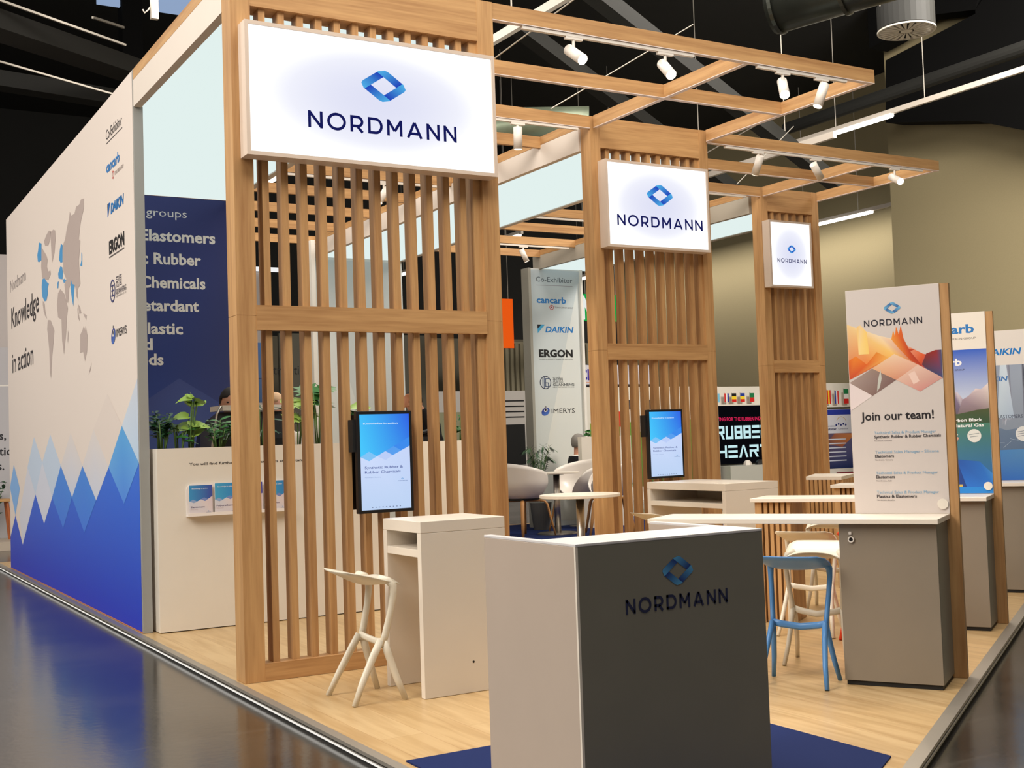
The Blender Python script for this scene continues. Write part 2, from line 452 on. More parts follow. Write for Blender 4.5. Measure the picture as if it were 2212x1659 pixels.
def roof_works():
    dk = mat('painted_steel', S(26, 26, 23), .7, var=.1)
    dk2 = mat('black_steel', S(5, 5, 5), .9, spec=.15)
    dull = mat('weathered_beam', S(25, 24, 20), .8, var=.12)
    # heavy beam over the left wall, with a smaller rail below it
    def bar(name, p0, p1, w, h, m, label, cat='beam', group=None):
        b = MB().sweep([p0, p1], (w/2*1.414, h/2*1.414), n=4, flat=(0, 0, 1)); o = b.build(name, m); tag(o, label, cat, group); return o
    bar('roof_girder', (0.3, 17.5, 7.98), (6.3, 23.75, 8.92), .3, .60, dull, 'broad dull girder crossing the roof above the map wall')
    bar('roof_girder', (0.0, 24.5, 8.98), (8.0, 24.5, 8.55), .3, .42, dk, 'lower dark girder just above the map wall, behind the broad one')
    bar('hanger_rod', (2.0, 20.6, 8.12), (4.9, 21.7, 7.95), .03, .03, ALU, 'thin pale rod slung below the broad girder', 'rod')
    bar('hanger_rod', (2.6, 19.23, 8.49), (4.75, 20.53, 8.49), .035, .035, ALU, 'long pale rod running along the top of the broad girder', 'rod')
    bar('hanger_rod', (4.32, 21.0, 9.05), (4.95, 21.52, 9.13), .04, .04, ALU, 'short pale rod high between the girder and the black column', 'rod')
    c = B(5.96, 6.38, 26, 26.4, 8.6, 13); tag(c.build('roof_column', dk2), 'black steel column hanging above the front corner of the map wall', 'column')
    wf = thing('cable_bracket', 'white cable bracket hanging beside the black roof column', 'bracket', (4.75, 18.6, 8.3))
    B(4.69, 4.80, 18.55, 18.63, 8.31, 13.0).build('bracket', WHITE, wf)
    MB().sweep([(4.69, 18.6, 8.50), (4.65, 18.6, 8.44), (4.60, 18.6, 8.39), (4.57, 18.6, 8.44)], .012, n=6).build('cable', WHITE, wf)
    sky_ = emis('dull_daylight', S(150, 172, 206), .9)
    tag(B(5.45, 5.92, 26, 26.1, 11.14, 12.2).build('roof_light', sky_), 'small blue-lit clerestory pane left of the black column', 'skylight')
    tag(B(6.72, 8.3, 26, 26.1, 11.17, 12.3).build('roof_light', sky_), 'larger blue-lit clerestory pane right of the white bracket', 'skylight')
    # diagonal trusses seen over the open rafters
    bar('roof_brace', (9.0, 15.5, 9.6), (19.5, 19.0, 7.0), .28, .28, dk, 'long dark diagonal brace above the middle rafters')
    bar('roof_brace', (12.0, 20.0, 9.8), (24.5, 25.0, 6.8), .3, .3, dk, 'farther dark diagonal brace over the third portal')
    def wallgirder(poly, label):
        m = MB(); n = len(poly)
        m.add([(25.0, p[0], p[1]) for p in poly]+[(25.7, p[0], p[1]) for p in poly], [tuple(range(n)), tuple(reversed(range(n, 2*n)))]+[(i, n+i, n+(i+1) % n, (i+1) % n) for i in range(n)])
        tag(m.build('roof_girder', dk2), label, 'beam')
    wallgirder([(22.45, 9.76), (19.62, 9.11), (15, 7.2), (15, 13), (18.2, 13), (19.46, 11.82), (19.46, 11.74), (22.35, 11.41)], 'deep black girder running along the top of the olive hall wall')
    wallgirder([(22.9, 11.9), (22.31, 11.96), (21.15, 12.22), (19.46, 11.84), (19.0, 13), (22.9, 13)], 'small black roof piece above the gap over the deep wall girder')
    tag(MB().cyl((22.9, 9, 9.75), (22.9, 24, 9.75), .16, n=14).build('service_pipe', dk, smooth=False), 'dark service pipe above the long white trunking', 'pipe')
    # trunking with tube lights
    def trunk(name, label, p0, p1, lit0, lit1, w=.14):
        t = thing(name, label, 'light', p0, 0, 'strip lights under the hall roof')
        P0, P1 = Vector(p0), Vector(p1)
        MB().sweep([P0, P1], (w/2*1.2, .06), n=4, flat=(0, 0, 1)).build('trunking', mat('white_trunking', S(214, 204, 192), .5), t)
        if lit1 > lit0:
            a, b = P0.lerp(P1, lit0), P0.lerp(P1, lit1); dz = Vector((0, 0, -.08))
            MB().sweep([a+dz, b+dz], .06, n=8).build('tube', TUBE, t)
        d = P1-P0; k = max(1, int(d.length/3))
        for i in range(k+1):
            q = P0.lerp(P1, (i+.5)/(k+1)); MB().cyl(q, (q.x, q.y, 13.0), .012, n=5).build('suspension_wire', ALU, t)
        return t
    trunk('strip_light', 'long white trunking with one lit tube crossing before the olive wall', (22, 22.7, 9.0), (22, 9, 9.0), 0.0, .23)
    trunk('strip_light', 'lit tube along the recessed olive wall, right of the third sign', (28.6, 30.5, 8.4), (28.6, 23.4, 8.4), 0.0, .58)
    trunk('strip_light', 'unlit white trunking above the rafters, right of the big sign', (8.75, 18, 7.5), (8.85, 9, 7.5), 0, 0)
    trunk('strip_light', 'unlit white trunking between the second and third signs', (17.5, 22.5, 7.4), (17.5, 17.0, 7.4), 0, 0)
    trunk('strip_light', 'short lit tube seen under the left end of the big sign', (9.57, 27.6, 8.0), (9.57, 26.3, 8.0), .0, .9)
    trunk('strip_light', 'short lit tube seen between the right slats of the first portal', (19.3, 40.8, 8.0), (19.3, 39.7, 8.0), .0, .9)
    trunk('strip_light', 'short lit tube beneath the rafters, right of the first portal', (19.1, 33.0, 8.0), (19.1, 31.6, 8.0), .0, .9)
    trunk('strip_light', 'short lit tube just right of the co-exhibitor wall top', (26.8, 40.4, 8.0), (26.6, 39.0, 8.0), .0, .9)
    # ducts + diffuser
    duct = mat('dark_duct', S(60, 62, 56), .35, metal=.7, var=.15)
    t = thing('air_duct', 'big round dark duct under the roof, left of the swirl diffuser', 'duct', (13.8, 14.4, 8.6))
    MB().cyl((13.75, 14.6, 8.55), (15.2, 11.6, 8.75), .42, n=28).build('pipe', duct, t, smooth=True)
    for k in (0.02, .35, .7):
        p = Vector((13.75, 14.6, 8.55)).lerp(Vector((15.2, 11.6, 8.75)), k); d = (Vector((15.2, 11.6, 8.75))-Vector((13.75, 14.6, 8.55))).normalized()
        MB().cyl(p, p+d*.06, .45, n=28).build('flange', duct, t)
    t = thing('air_duct', 'small grey duct elbow seen through the rafters above the second sign', 'duct', (12.5, 20.5, 7.6))
    MB().sweep([(11.3, 20.6, 7.3), (11.5, 20.4, 7.7), (12.2, 19.9, 7.75), (13.2, 19.2, 7.7)], .34, n=18).build('pipe', mat('spiral_duct', S(120, 130, 110), .4, metal=.6, var=.25), t, smooth=True)
    t = thing('swirl_diffuser', 'round white slotted air diffuser under a dark drum near the roof', 'diffuser', (18.04, 15.59, 9.09))
    MB().cyl((18.04, 15.59, 9.14), (18.04, 15.59, 9.6), .525, n=32).build('drum', dk, t, smooth=False)
    MB().cyl((18.04, 15.59, 9.6), (18.04, 15.59, 13.0), .375, n=24).build('neck', dk, t)
    dm = MB(); c = Vector((18.04, 15.59, 9.09))
    dm.cyl(c, c+Vector((0, 0, .02)), .11, n=20)
    for i in range(22):
        a = 2*PI*i/22; a2 = a+2*PI/22*.62; rr0, rr1 = .14, .50
        vs = [c+Vector((r*math.cos(q), r*math.sin(q), z)) for z in (0, .02) for r, q in ((rr0, a), (rr1, a), (rr1, a2), (rr0, a2))]
        dm.add(vs, [(3, 2, 1, 0), (4, 5, 6, 7), (0, 1, 5, 4), (1, 2, 6, 5), (2, 3, 7, 6), (3, 0, 4, 7)])
    n = 36
    for i in range(n):
        a, b = 2*PI*i/n, 2*PI*(i+1)/n
        vs = [c+Vector((r*math.cos(q), r*math.sin(q), z)) for z in (0, .03) for r, q in ((.49, a), (.535, a), (.535, b), (.49, b))]
        dm.add(vs, [(3, 2, 1, 0), (4, 5, 6, 7), (1, 2, 6, 5), (3, 0, 4, 7)])
    dm.build('slotted_plate', mat('diffuser_white', S(214, 208, 196), .5), t)
    MB().cyl((17.56, 15.75, 9.55), (17.56, 15.75, 13.0), .03, n=8).build('hanger', ALU, t)
    # slanting suspension cables of the rafters
    for i, (a, b, lab) in enumerate([
        ((5.6, 9.72, 5.2), (6.4, 8.6, 5.9), 'thin cable running down to the front rafters, nearest the big sign'),
        ((7.0, 10.9, 5.2), (8.6, 10.4, 6.2), 'thin cable slanting over the second rafter row'),
        ((10.0, 12.1, 5.2), (12.0, 12.4, 6.2), 'thin cable slanting above the third rafter row'),
        ((11.6, 13.2, 5.2), (14.0, 14.5, 6.6), 'thin cable slanting above the third portal')]):
        tag(MB().cyl(a, b, .007, n=5).build('suspension_cable', ALU), lab, 'cable', 'rafter cables')
roof_works()

# ================================================================== PLATFORM
UX, UY = 0.8523, 0.5231      # skewed right edge direction
TX, TY = 0.5231, -0.8523
A_U = math.atan2(UY, UX); A_T = math.atan2(TY, TX)
def platform():
    m, nt, b = principled('oak_plank_floor')
    tc = nt.nodes.new('ShaderNodeTexCoord'); mp = nt.nodes.new('ShaderNodeMapping'); mp.inputs['Rotation'].default_value = (0, 0, PI/2)
    nt.links.new(tc.outputs['Object'], mp.inputs['Vector'])
    br = nt.nodes.new('ShaderNodeTexBrick'); br.offset = .37; br.inputs['Scale'].default_value = 1.0
    br.inputs['Brick Width'].default_value = 1.35; br.inputs['Row Height'].default_value = .2; br.inputs['Mortar Size'].default_value = .0018; br.inputs['Mortar Smooth'].default_value = .3
    br.inputs['Color1'].default_value = S(202, 173, 128); br.inputs['Color2'].default_value = S(193, 162, 116); br.inputs['Mortar'].default_value = S(176, 140, 96)
    nt.links.new(mp.outputs['Vector'], br.inputs['Vector'])
    mp2 = nt.nodes.new('ShaderNodeMapping'); mp2.inputs['Scale'].default_value = (9, .7, 1); nt.links.new(tc.outputs['Object'], mp2.inputs['Vector'])
    n = nt.nodes.new('ShaderNodeTexNoise'); n.inputs['Scale'].default_value = 2.4; n.inputs['Detail'].default_value = 6; n.inputs['Distortion'].default_value = .5
    nt.links.new(mp2.outputs['Vector'], n.inputs['Vector'])
    cr = nt.nodes.new('ShaderNodeValToRGB'); cr.color_ramp.elements[0].position = .35; cr.color_ramp.elements[0].color = S(226, 216, 202); cr.color_ramp.elements[1].position = .6; cr.color_ramp.elements[1].color = (1, 1, 1, 1)
    nt.links.new(n.outputs['Fac'], cr.inputs[0])
    mx = nt.nodes.new('ShaderNodeMix'); mx.data_type = 'RGBA'; mx.blend_type = 'MULTIPLY'; mx.inputs[0].default_value = .8
    nt.links.new(br.outputs['Color'], mx.inputs[6]); nt.links.new(cr.outputs[0], mx.inputs[7])
    nt.links.new(mx.outputs[2], b.inputs['Base Color']); b.inputs['Roughness'].default_value = .33; b.inputs['Specular IOR Level'].default_value = .45
    e = 14.2
    P = [(2.66, 2.98), (4.612+UX*e, 4.2+UY*e), (4.612+UX*e, 20.6), (2.66, 20.6)]
    P[0] = (2.66, 4.2-(4.612-2.66)*UY/UX)
    struct('floor', MB().prism(P, -.058, 0), m)
    # aluminium nosing with a light strip beneath, left edge and skewed right edge
    edge = MB(); y0 = 4.2-(4.612-2.60)*UY/UX-.04
    edge.box(2.60, 2.66, y0, 20.6, -.016, .004); edge.cur = 1; edge.box(2.606, 2.66, y0, 20.6, -.026, -.016); edge.cur = 2
    edge.box(2.596, 2.66, y0, 20.6, -.040, -.030); edge.cur = 0; edge.box(2.60, 2.66, y0, 20.6, -.030, -.026); edge.cur = 1; edge.box(2.61, 2.66, y0, 20.6, -.06, -.040)
    struct('trim_1', edge, [ALU, BLACKM, LEDSTRIP])
    ed = MB(); nx, ny = UY, -UX
    def strip(o0, o1, z0, z1):
        a = (2.60-.0, y0+.04); L_ = 18
        pts = [(a[0]+nx*o0, a[1]+ny*o0), (a[0]+nx*o1, a[1]+ny*o1), (a[0]+UX*L_+nx*o1, a[1]+UY*L_+ny*o1), (a[0]+UX*L_+nx*o0, a[1]+UY*L_+ny*o0)]
        ed.prism(pts, z0, z1)
    strip(-.02, .055, -.014, .004); ed.cur = 1; strip(0, .05, -.022, -.014); ed.cur = 0; strip(0, .06, -.034, -.022); ed.cur = 1; strip(0, .045, -.06, -.034)
    struct('trim_2', ed, [ALU, BLACKM])
    tag(MB().prism([(2.70, 5.81), (2.70, 3.15), (4.70, 4.38), (4.70, 5.81)], 0, .008).build('carpet', CARPET), 'navy carpet on the front corner under the grey reception counter', 'carpet')
    tag(MB().prism([(9.4, 14.5), (16.0, 14.5), (16.0, 20.3), (9.4, 20.3)], 0, .008).build('carpet', CARPET), 'blue carpet beneath the white armchairs and round table', 'carpet')
platform()

# ================================================================== LEFT GRAPHIC WALL
def map_wall():
    t = thing('exhibition_wall', 'tall white wall printed with a world map over blue mountains', 'wall panel', (2.73, 15.35, 0))
    B(2.68, 2.76, 11.36, 19.38, .004, 5.2).build('panel', PALE, t)
    B(2.681, 2.767, 11.33, 11.36, .004, 5.205).build('edge_profile', ALUG, t)
    B(2.676, 2.70, 11.34, 19.40, .004, .012).build('base_strip', mat('copper_edge', S(190, 120, 90), .5), t)
    # artwork : x axis runs towards smaller y
    cv = Canvas((2.68, 0, 0), (0, -1, 0), (0, 0, 1))
    def W(pts): return [(-p[0], p[1]) for p in pts]
    base = S(222, 210, 200)
    cv.vgrad(-19.38, .006, -11.36, 5.2, S(222, 210, 201), S(222, 210, 201))
    # blue massif, printed in a deep to light blue blend
    zz = [(19.38, .46), (18.87, .80), (18.24, .41), (17.11, 1.14), (16.47, .78), (15.25, 1.52), (14.58, 1.16), (13.96, 1.52), (13.27, 1.16), (12.02, 1.91), (11.36, 1.55)]
    def blue(z):
        k = min(1, max(0, z/1.9)); a, b = S(36, 52, 186), S(54, 118, 220)
        return tuple(a[i]+(b[i]-a[i])*k for i in range(3))+(1,)
    for (a, za), (b, zb) in zip(zz[:-1], zz[1:]):
        zs = [.006, .3, .6, .9, 1.2, 1.5, 2.0]
        prev = (a, .006), (b, .006)
        for z in zs[1:]:
            pa, pb = (a, min(z, za)), (b, min(z, zb))
            if pa == prev[0] and pb == prev[1]: break
            q = [prev[0], prev[1], pb, pa]
            if pa == prev[0]: q = [prev[0], prev[1], pb]
            elif pb == prev[1]: q = [prev[0], prev[1], pa]
            cv.poly(W(q), [blue(p[1]) for p in q], False)
            prev = pa, pb
    cv.up_layer()
    for d in ([(17.15, 1.9), (16.54, 1.56), (17.11, 1.14), (17.72, 1.5)], [(15.93, 1.91), (15.25, 1.52), (15.86, 1.13), (16.54, 1.56)]):
        cv.poly(W(d), S(188, 204, 224))
    cv.poly(W([(17.72, 1.5), (17.11, 1.14), (18.24, .41), (18.5, .8)]), S(206, 208, 220))
    cv.poly(W([(16.54, 1.56), (15.86, 1.13), (16.47, .78), (17.11, 1.14)]), S(204, 208, 222))
    for d in ([(14.61, 1.9), (13.96, 1.52), (14.58, 1.16), (15.25, 1.52)], [(13.34, 1.91), (12.64, 1.51), (13.27, 1.16), (13.96, 1.52)]):
        cv.poly(W(d), [S(216, 208, 204), S(210, 206, 208), S(196, 204, 222), S(210, 206, 208)])
    cv.poly(W([(11.36, 2.33), (11.36, 1.55), (12.02, 1.91)]), [S(196, 202, 214), S(180, 204, 228), S(196, 210, 226)])
    cv.poly(W([(12.64, 2.25), (12.02, 1.91), (12.64, 1.51), (13.34, 1.91)]), S(218, 206, 198))
    cv.poly(W([(18.95, 1.53), (18.42, 1.19), (18.87, .80), (19.36, 1.19)]), S(124, 172, 226))
    for d in ([(15.25, 1.52), (14.58, 1.16), (15.16, .78), (15.86, 1.13)], [(13.96, 1.52), (13.27, 1.16), (13.92, .79), (14.58, 1.16)]):
        cv.poly(W(d), [S(66, 132, 216), S(64, 128, 216), S(62, 116, 218), S(64, 128, 216)])
    cv.poly(W([(12.02, 1.91), (11.36, 1.55), (11.99, 1.16), (12.64, 1.51)]), [S(84, 162, 220), S(94, 160, 224), S(76, 132, 222), S(94, 160, 224)])
    land = S(178, 163, 157); hi = S(72, 146, 200)
    MAP = dict(
        canada=[(16.35, 4.32), (16.2, 4.25), (16.0, 4.16), (15.92, 4.09), (15.97, 4.01), (15.89, 3.94), (15.73, 3.93), (15.71, 3.88), (15.9, 3.83), (16.32, 3.91), (16.39, 4.07), (16.36, 4.15)],
        canarctic=[(16.15, 4.36), (15.98, 4.41), (15.79, 4.44), (15.66, 4.41), (15.72, 4.31), (15.86, 4.26), (16.07, 4.29)],
        greenland=[(15.69, 4.4), (15.48, 4.4), (15.37, 4.37), (15.36, 4.25), (15.45, 4.1), (15.6, 4.01), (15.63, 4.1), (15.66, 4.22)],
        camerica=[(16.3, 3.62), (16.18, 3.57), (16.16, 3.5), (16.07, 3.4), (16.03, 3.36), (16.15, 3.41), (16.25, 3.48), (16.31, 3.57)],
        samerica=[(15.97, 3.34), (15.78, 3.32), (15.53, 3.17), (15.59, 3.04), (15.7, 2.88), (15.81, 2.6), (15.87, 2.67), (15.9, 2.97), (16.02, 3.23)],
        africa=[(15.24, 3.59), (15.09, 3.62), (14.84, 3.53), (14.64, 3.34), (14.72, 3.24), (14.77, 3.08), (14.93, 2.83), (15.03, 3.0), (15.05, 3.25), (15.27, 3.3), (15.33, 3.46)],
        russia=[(14.9, 4.11), (14.74, 4.16), (14.63, 4.27), (14.51, 4.34), (14.43, 4.43), (14.36, 4.37), (14.16, 4.36), (14.06, 4.42), (13.89, 4.41), (13.79, 4.45), (13.62, 4.43), (13.64, 4.32), (13.71, 4.28), (13.81, 4.21), (13.88, 4.14), (13.94, 4.03), (13.86, 4.0), (13.96, 3.8), (13.95, 3.72), (13.9, 3.53), (14.07, 3.48), (14.05, 3.39), (14.02, 3.36), (14.14, 3.42), (14.17, 3.51), (14.23, 3.56), (14.44, 3.6), (14.55, 3.56), (14.63, 3.4), (14.74, 3.43), (14.8, 3.57), (14.83, 3.64), (14.71, 3.69), (14.89, 3.8), (14.89, 3.99)],
        borneo=[(14.05, 3.32), (13.96, 3.29), (13.87, 3.2), (14.0, 3.21)], png=[(13.77, 3.19), (13.59, 3.15), (13.62, 3.1), (13.71, 3.15)], sumatra=[(14.09, 3.29), (14.0, 3.18), (13.97, 3.12), (14.07, 3.17)],
        australia=[(13.96, 2.97), (13.85, 3.0), (13.75, 3.05), (13.69, 2.99), (13.66, 3.04), (13.57, 2.93), (13.6, 2.76), (13.72, 2.66), (13.81, 2.77), (13.98, 2.77)],
        nz=[(13.38, 2.62), (13.42, 2.55), (13.54, 2.5), (13.48, 2.55)], madagascar=[(14.66, 3.09), (14.63, 3.05), (14.67, 2.94), (14.7, 2.98)])
    HI = dict(usa=[(16.32, 3.9), (16.15, 3.89), (15.99, 3.82), (15.85, 3.78), (15.95, 3.74), (15.94, 3.66), (16.05, 3.59), (16.18, 3.6), (16.34, 3.68), (16.37, 3.81)],
        alaska=[(16.63, 4.17), (16.67, 4.26), (16.6, 4.31), (16.54, 4.39), (16.48, 4.4), (16.34, 4.36), (16.36, 4.15), (16.52, 4.15)],
        europe=[(15.22, 3.82), (15.14, 3.86), (15.06, 3.89), (14.95, 3.86), (14.91, 3.79), (14.94, 3.72), (15.08, 3.74), (15.19, 3.76)],
        scand=[(15.15, 3.98), (15.09, 4.08), (15.0, 4.15), (14.91, 4.12), (14.93, 3.92), (15.05, 3.93)],
        spain=[(15.27, 3.72), (15.19, 3.73), (15.22, 3.65), (15.28, 3.65)], turkey=[(14.93, 3.71), (14.82, 3.71), (14.71, 3.67), (14.86, 3.66)],
        india=[(14.42, 3.65), (14.37, 3.59), (14.22, 3.56), (14.25, 3.5), (14.32, 3.33), (14.41, 3.45), (14.46, 3.55)], japan=[(13.81, 3.87), (13.77, 3.83), (13.79, 3.71), (13.89, 3.73), (13.82, 3.78)])
    for p in MAP.values(): cv.poly(W(p), land, False)
    cv.up_layer()
    for p in HI.values(): cv.poly(W(p), hi, False)
    cv.up_layer()
    cv.text('Nordmann', -19.03, 4.06, .17, S(150, 140, 138), w=1.4)
    cv.text('Knowledge', -18.98, 3.52, .29, S(34, 30, 34), w=2.38, bold=.012)
    cv.text('in action', -18.95, 2.87, .28, S(34, 30, 34), w=1.85, bold=.012)
    cv.text('Co-Exhibitor', -12.48, 4.80, .10, S(70, 66, 66), w=.70); cv.line(-12.48, 4.765, -11.77, 4.765, .008, S(70, 66, 66))
    cv.text('cancarb', -12.49, 4.47, .10, CCB, w=.58, bold=.03)
    cv.ring(-12.2, 4.395, .04, .012, S(190, 70, 60)); cv.text('TOKAI CARBON GROUP', -12.13, 4.375, .035, S(90, 70, 66), w=.38)
    cv.poly([(-12.47, 4.15), (-12.35, 4.15), (-12.45, 4.02), (-12.47, 4.02)], S(30, 100, 180)); cv.poly([(-12.47, 4.15), (-12.40, 4.15), (-12.47, 4.07)], S(24, 26, 36))
    cv.text('DAIKIN', -12.33, 4.03, .095, DKB, w=.57, bold=.03, shear=.2)
    cv.text('ERGON', -12.43, 3.64, .12, S(24, 22, 24), w=.66, bold=.045); cv.line(-12.43, 3.605, -11.78, 3.605, .012, S(90, 84, 84))
    cv.ring(-12.31, 3.255, .115, .02, S(60, 64, 110), ry=.115); cv.rect(-12.36, 3.2, -12.26, 3.215, S(60, 64, 110)); cv.rect(-12.36, 3.25, -12.26, 3.265, S(60, 64, 110)); cv.rect(-12.36, 3.3, -12.26, 3.315, S(60, 64, 110)); cv.rect(-12.32, 3.2, -12.30, 3.31, S(60, 64, 110))
    cv.text('冠恒', -12.15, 3.275, .085, S(96, 90, 96), w=.24); cv.text('GUANHENG', -12.15, 3.20, .05, S(96, 90, 96), w=.42, bold=.02); cv.text('NEW MATERIALS CO. LTD', -12.15, 3.17, .018, S(110, 104, 104), w=.42)
    imerys(cv, -12.31, 2.815, .085, -12.17, 2.785, .075, .43)
    cv.build('printed_graphic', PRINT, t)
def imerys(cv, x, y, r, tx, ty, th, tw):
    a = .5
    def el(rx, ry, ox, oy, c0, c1, n=22):
        pts = []; cs = []
        for i in range(n):
            q = 2*PI*i/n; u, v = rx*math.cos(q), ry*math.sin(q)
            pts.append((x+ox+u*math.cos(a)-v*math.sin(a), y+oy+u*math.sin(a)+v*math.cos(a))); k = (math.sin(q)+1)/2
            cs.append(tuple(c0[j]+(c1[j]-c0[j])*k for j in range(3))+(1,))
        cv.poly(pts, cs)
    el(r*1.12, r*.82, 0, -.1*r, S(70, 110, 190), S(34, 36, 120)); el(r*.5, r*.36, .05*r, .22*r, S(222, 214, 206), S(222, 214, 206)); cv.disc(x, y+.3*r, r*.26, S(26, 26, 44)); cv.disc(x+.05*r, y+r*.95, r*.2, S(120, 118, 120))
    cv.text('IMERYS', tx, ty, th, S(40, 38, 44), w=tw)
map_wall()

# ================================================================== PORTALS : fascias, lit ceilings, end walls
CEIL = emis('lit_ceiling', S(228, 243, 240), .98)
def portal(idx, label, x0, x1, ya, yb, yl0, yl1):
    """x0..x1 width, ya front, yb end wall; left fascia shown from yl0 to yl1"""
    t = thing('portal_canopy', label, 'canopy', ((x0+x1)/2, (ya+yb)/2, 4.86), 0, 'lit portal canopies')
    B(x0+.075, x1-.09, ya+.2, yb, 4.862, 4.90).build('lit_ceiling', CEIL, t)
    def fascia(xa, xb, y0, y1):
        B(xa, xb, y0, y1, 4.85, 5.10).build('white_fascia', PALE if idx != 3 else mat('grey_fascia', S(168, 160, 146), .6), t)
        B(xa, xb, y0, y1, 5.103, 5.2).build('oak_top_board', WY, t)
    fascia(x0, x0+.07, yl0, yl1); fascia(x1-.085, x1, ya+.2, yb)
    return t
p1 = portal(1, 'canopy with a glowing ceiling behind the big sign, nearest the map wall', 2.68, 4.86, 8.39, 15.25, 8.59, 11.32)
p2 = portal(2, 'canopy with a glowing ceiling running back from the second sign', 7.53, 9.21, 10.97, 19.3, 11.17, 19.45)
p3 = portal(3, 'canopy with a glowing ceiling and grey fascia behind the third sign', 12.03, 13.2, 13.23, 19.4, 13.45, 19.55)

def end_walls():
    t = thing('exhibition_wall', 'dark blue end wall listing product groups in white lettering', 'wall panel', (3.8, 15.3, 0))
    B(2.765, 4.86, 15.252, 15.36, .004, 4.86).build('panel', mat('navy_board', S(34, 42, 92), .5), t)
    cv = Canvas((0, 15.252, 0), (1, 0, 0), (0, 0, 1))
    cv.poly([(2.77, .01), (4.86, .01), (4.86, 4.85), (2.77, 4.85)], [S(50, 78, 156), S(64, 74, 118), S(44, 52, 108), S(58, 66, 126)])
    cv.poly([(2.79, 1.7), (4.11, 2.56), (4.86, 2.1), (4.86, .01), (2.79, .01)], [S(58, 70, 128), S(66, 80, 140), S(60, 76, 132), S(84, 104, 160), S(58, 84, 150)])
    cv.poly([(2.79, .9), (3.4, 1.3), (4.1, .8), (4.86, 1.3), (4.86, .01), (2.79, .01)], [S(60, 110, 190), S(84, 110, 170), S(120, 140, 180), S(150, 160, 190), S(150, 160, 190), S(60, 120, 200)])
    wt = S(232, 230, 226)
    def ln(pre, word, xr, z, w, c=wt, cap=.135, bold=.028):
        cv.text(word, xr, z, cap, c, w=w, align='r', bold=bold)
        if pre: cv.text(pre, xr-w-.07*(1 if pre.endswith(' ') else 0), z, cap, c, align='r', bold=bold)
    cv.text('Product groups', 4.25, 4.60, .10, S(220, 220, 222), w=1.16, align='r')
    ln('', 'Elastomers', 4.61, 4.29, .945)
    ln('Syntheti', 'c Rubber', 4.42, 4.00, .75)
    ln('Rubber ', 'Chemicals', 4.47, 3.70, .82)
    ln('Flame R', 'etardant', 4.38, 3.41, .70)
    ln('Thermo', 'plastic', 4.17, 3.12, .55)
    ln('', 'and', 3.79, 2.92, .34)
    ln('Compou', 'nds', 3.92, 2.73, .285)
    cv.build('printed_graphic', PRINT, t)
    lg = mat('lit_grey_board', S(214, 218, 216), .6)
    t = thing('exhibition_wall', 'plain pale end wall of the second portal, seen between the slats', 'wall panel', (8.25, 19.35, 0))
    B(7.45, 9.16, 19.3, 19.42, .004, 4.86).build('panel', lg, t)
    cv = Canvas((0, 19.3, 0), (1, 0, 0), (0, 0, 1))
    cv.poly([(7.5, 4.82), (9.1, 4.82), (9.1, .1), (8.9, .1)], [S(196, 204, 206), S(200, 208, 210), S(206, 208, 204), S(206, 208, 204)])  # broad diagonal area slightly darker than the board
    cv.build('printed_graphic', PRINT, t)
    B(7.38, 7.45, 19.05, 19.45, .004, 5.1).build('side_board', mat('white_board', S(230, 226, 218), .6), t)
    t = thing('exhibition_wall', 'pale end wall listing co-exhibitor logos, beside the seated man', 'wall panel', (12.36, 19.4, 0))
    B(11.8, 12.93, 19.35, 19.47, .004, 4.86).build('panel', lg, t)
    B(11.73, 11.785, 19.24, 19.5, .004, 4.85).build('side_board', mat('grey_side', S(150, 148, 138), .6), t)
    B(11.786, 11.825, 19.335, 19.3495, .004, 4.86).build('edge_profile', mat('white_board', S(230, 226, 218), .6), t)
    B(12.93, 12.98, 19.3, 19.5, .004, 4.86).build('edge_profile', mat('white_board', S(230, 226, 218), .6), t)
    cv = Canvas((0, 19.35, 0), (1, 0, 0), (0, 0, 1))
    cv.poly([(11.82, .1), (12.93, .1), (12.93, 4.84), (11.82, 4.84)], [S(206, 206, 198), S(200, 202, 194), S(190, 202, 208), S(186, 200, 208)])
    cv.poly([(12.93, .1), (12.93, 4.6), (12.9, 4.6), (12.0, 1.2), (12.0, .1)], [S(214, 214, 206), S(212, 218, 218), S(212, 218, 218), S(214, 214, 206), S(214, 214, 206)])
    cv.text('Co-Exhibitor', 11.96, 4.61, .095, S(70, 80, 90), w=.82); cv.line(11.96, 4.545, 12.78, 4.545, .007, S(130, 120, 130))
    cv.text('cancarb', 11.96, 4.21, .115, CCB, w=.66, bold=.03); cv.ring(12.29, 4.13, .048, .012, S(170, 60, 60)); cv.disc(12.29, 4.13, .015, S(170, 60, 60)); cv.text('TOKAI CARBON GROUP', 12.36, 4.115, .03, S(80, 70, 80), w=.42)
    cv.poly([(11.96, 3.80), (12.13, 3.80), (11.96, 3.63)], S(70, 160, 205)); cv.poly([(11.96, 3.80), (12.05, 3.80), (11.96, 3.715)], S(24, 26, 36))
    cv.text('DAIKIN', 12.13, 3.655, .105, DKB, w=.64, bold=.03, shear=.2)
    cv.text('ERGON', 11.97, 3.19, .13, S(24, 24, 26), w=.76, bold=.045); cv.text('PIONEER IN SPECIALTY RUBBER OIL SOLUTIONS', 11.97, 3.135, .02, S(60, 60, 64), w=.76)
    cv.ring(12.095, 2.705, .125, .016, S(50, 56, 80), ry=.125)
    for a_, b_, c_, d_ in ((12.03, 2.62, 12.045, 2.79), (12.06, 2.60, 12.075, 2.81), (12.09, 2.62, 12.16, 2.635), (12.09, 2.69, 12.16, 2.705), (12.09, 2.77, 12.17, 2.785), (12.09, 2.62, 12.105, 2.78), (12.15, 2.62, 12.165, 2.70)): cv.rect(a_, b_, c_, d_, S(50, 70, 110), False)
    cv.up_layer()
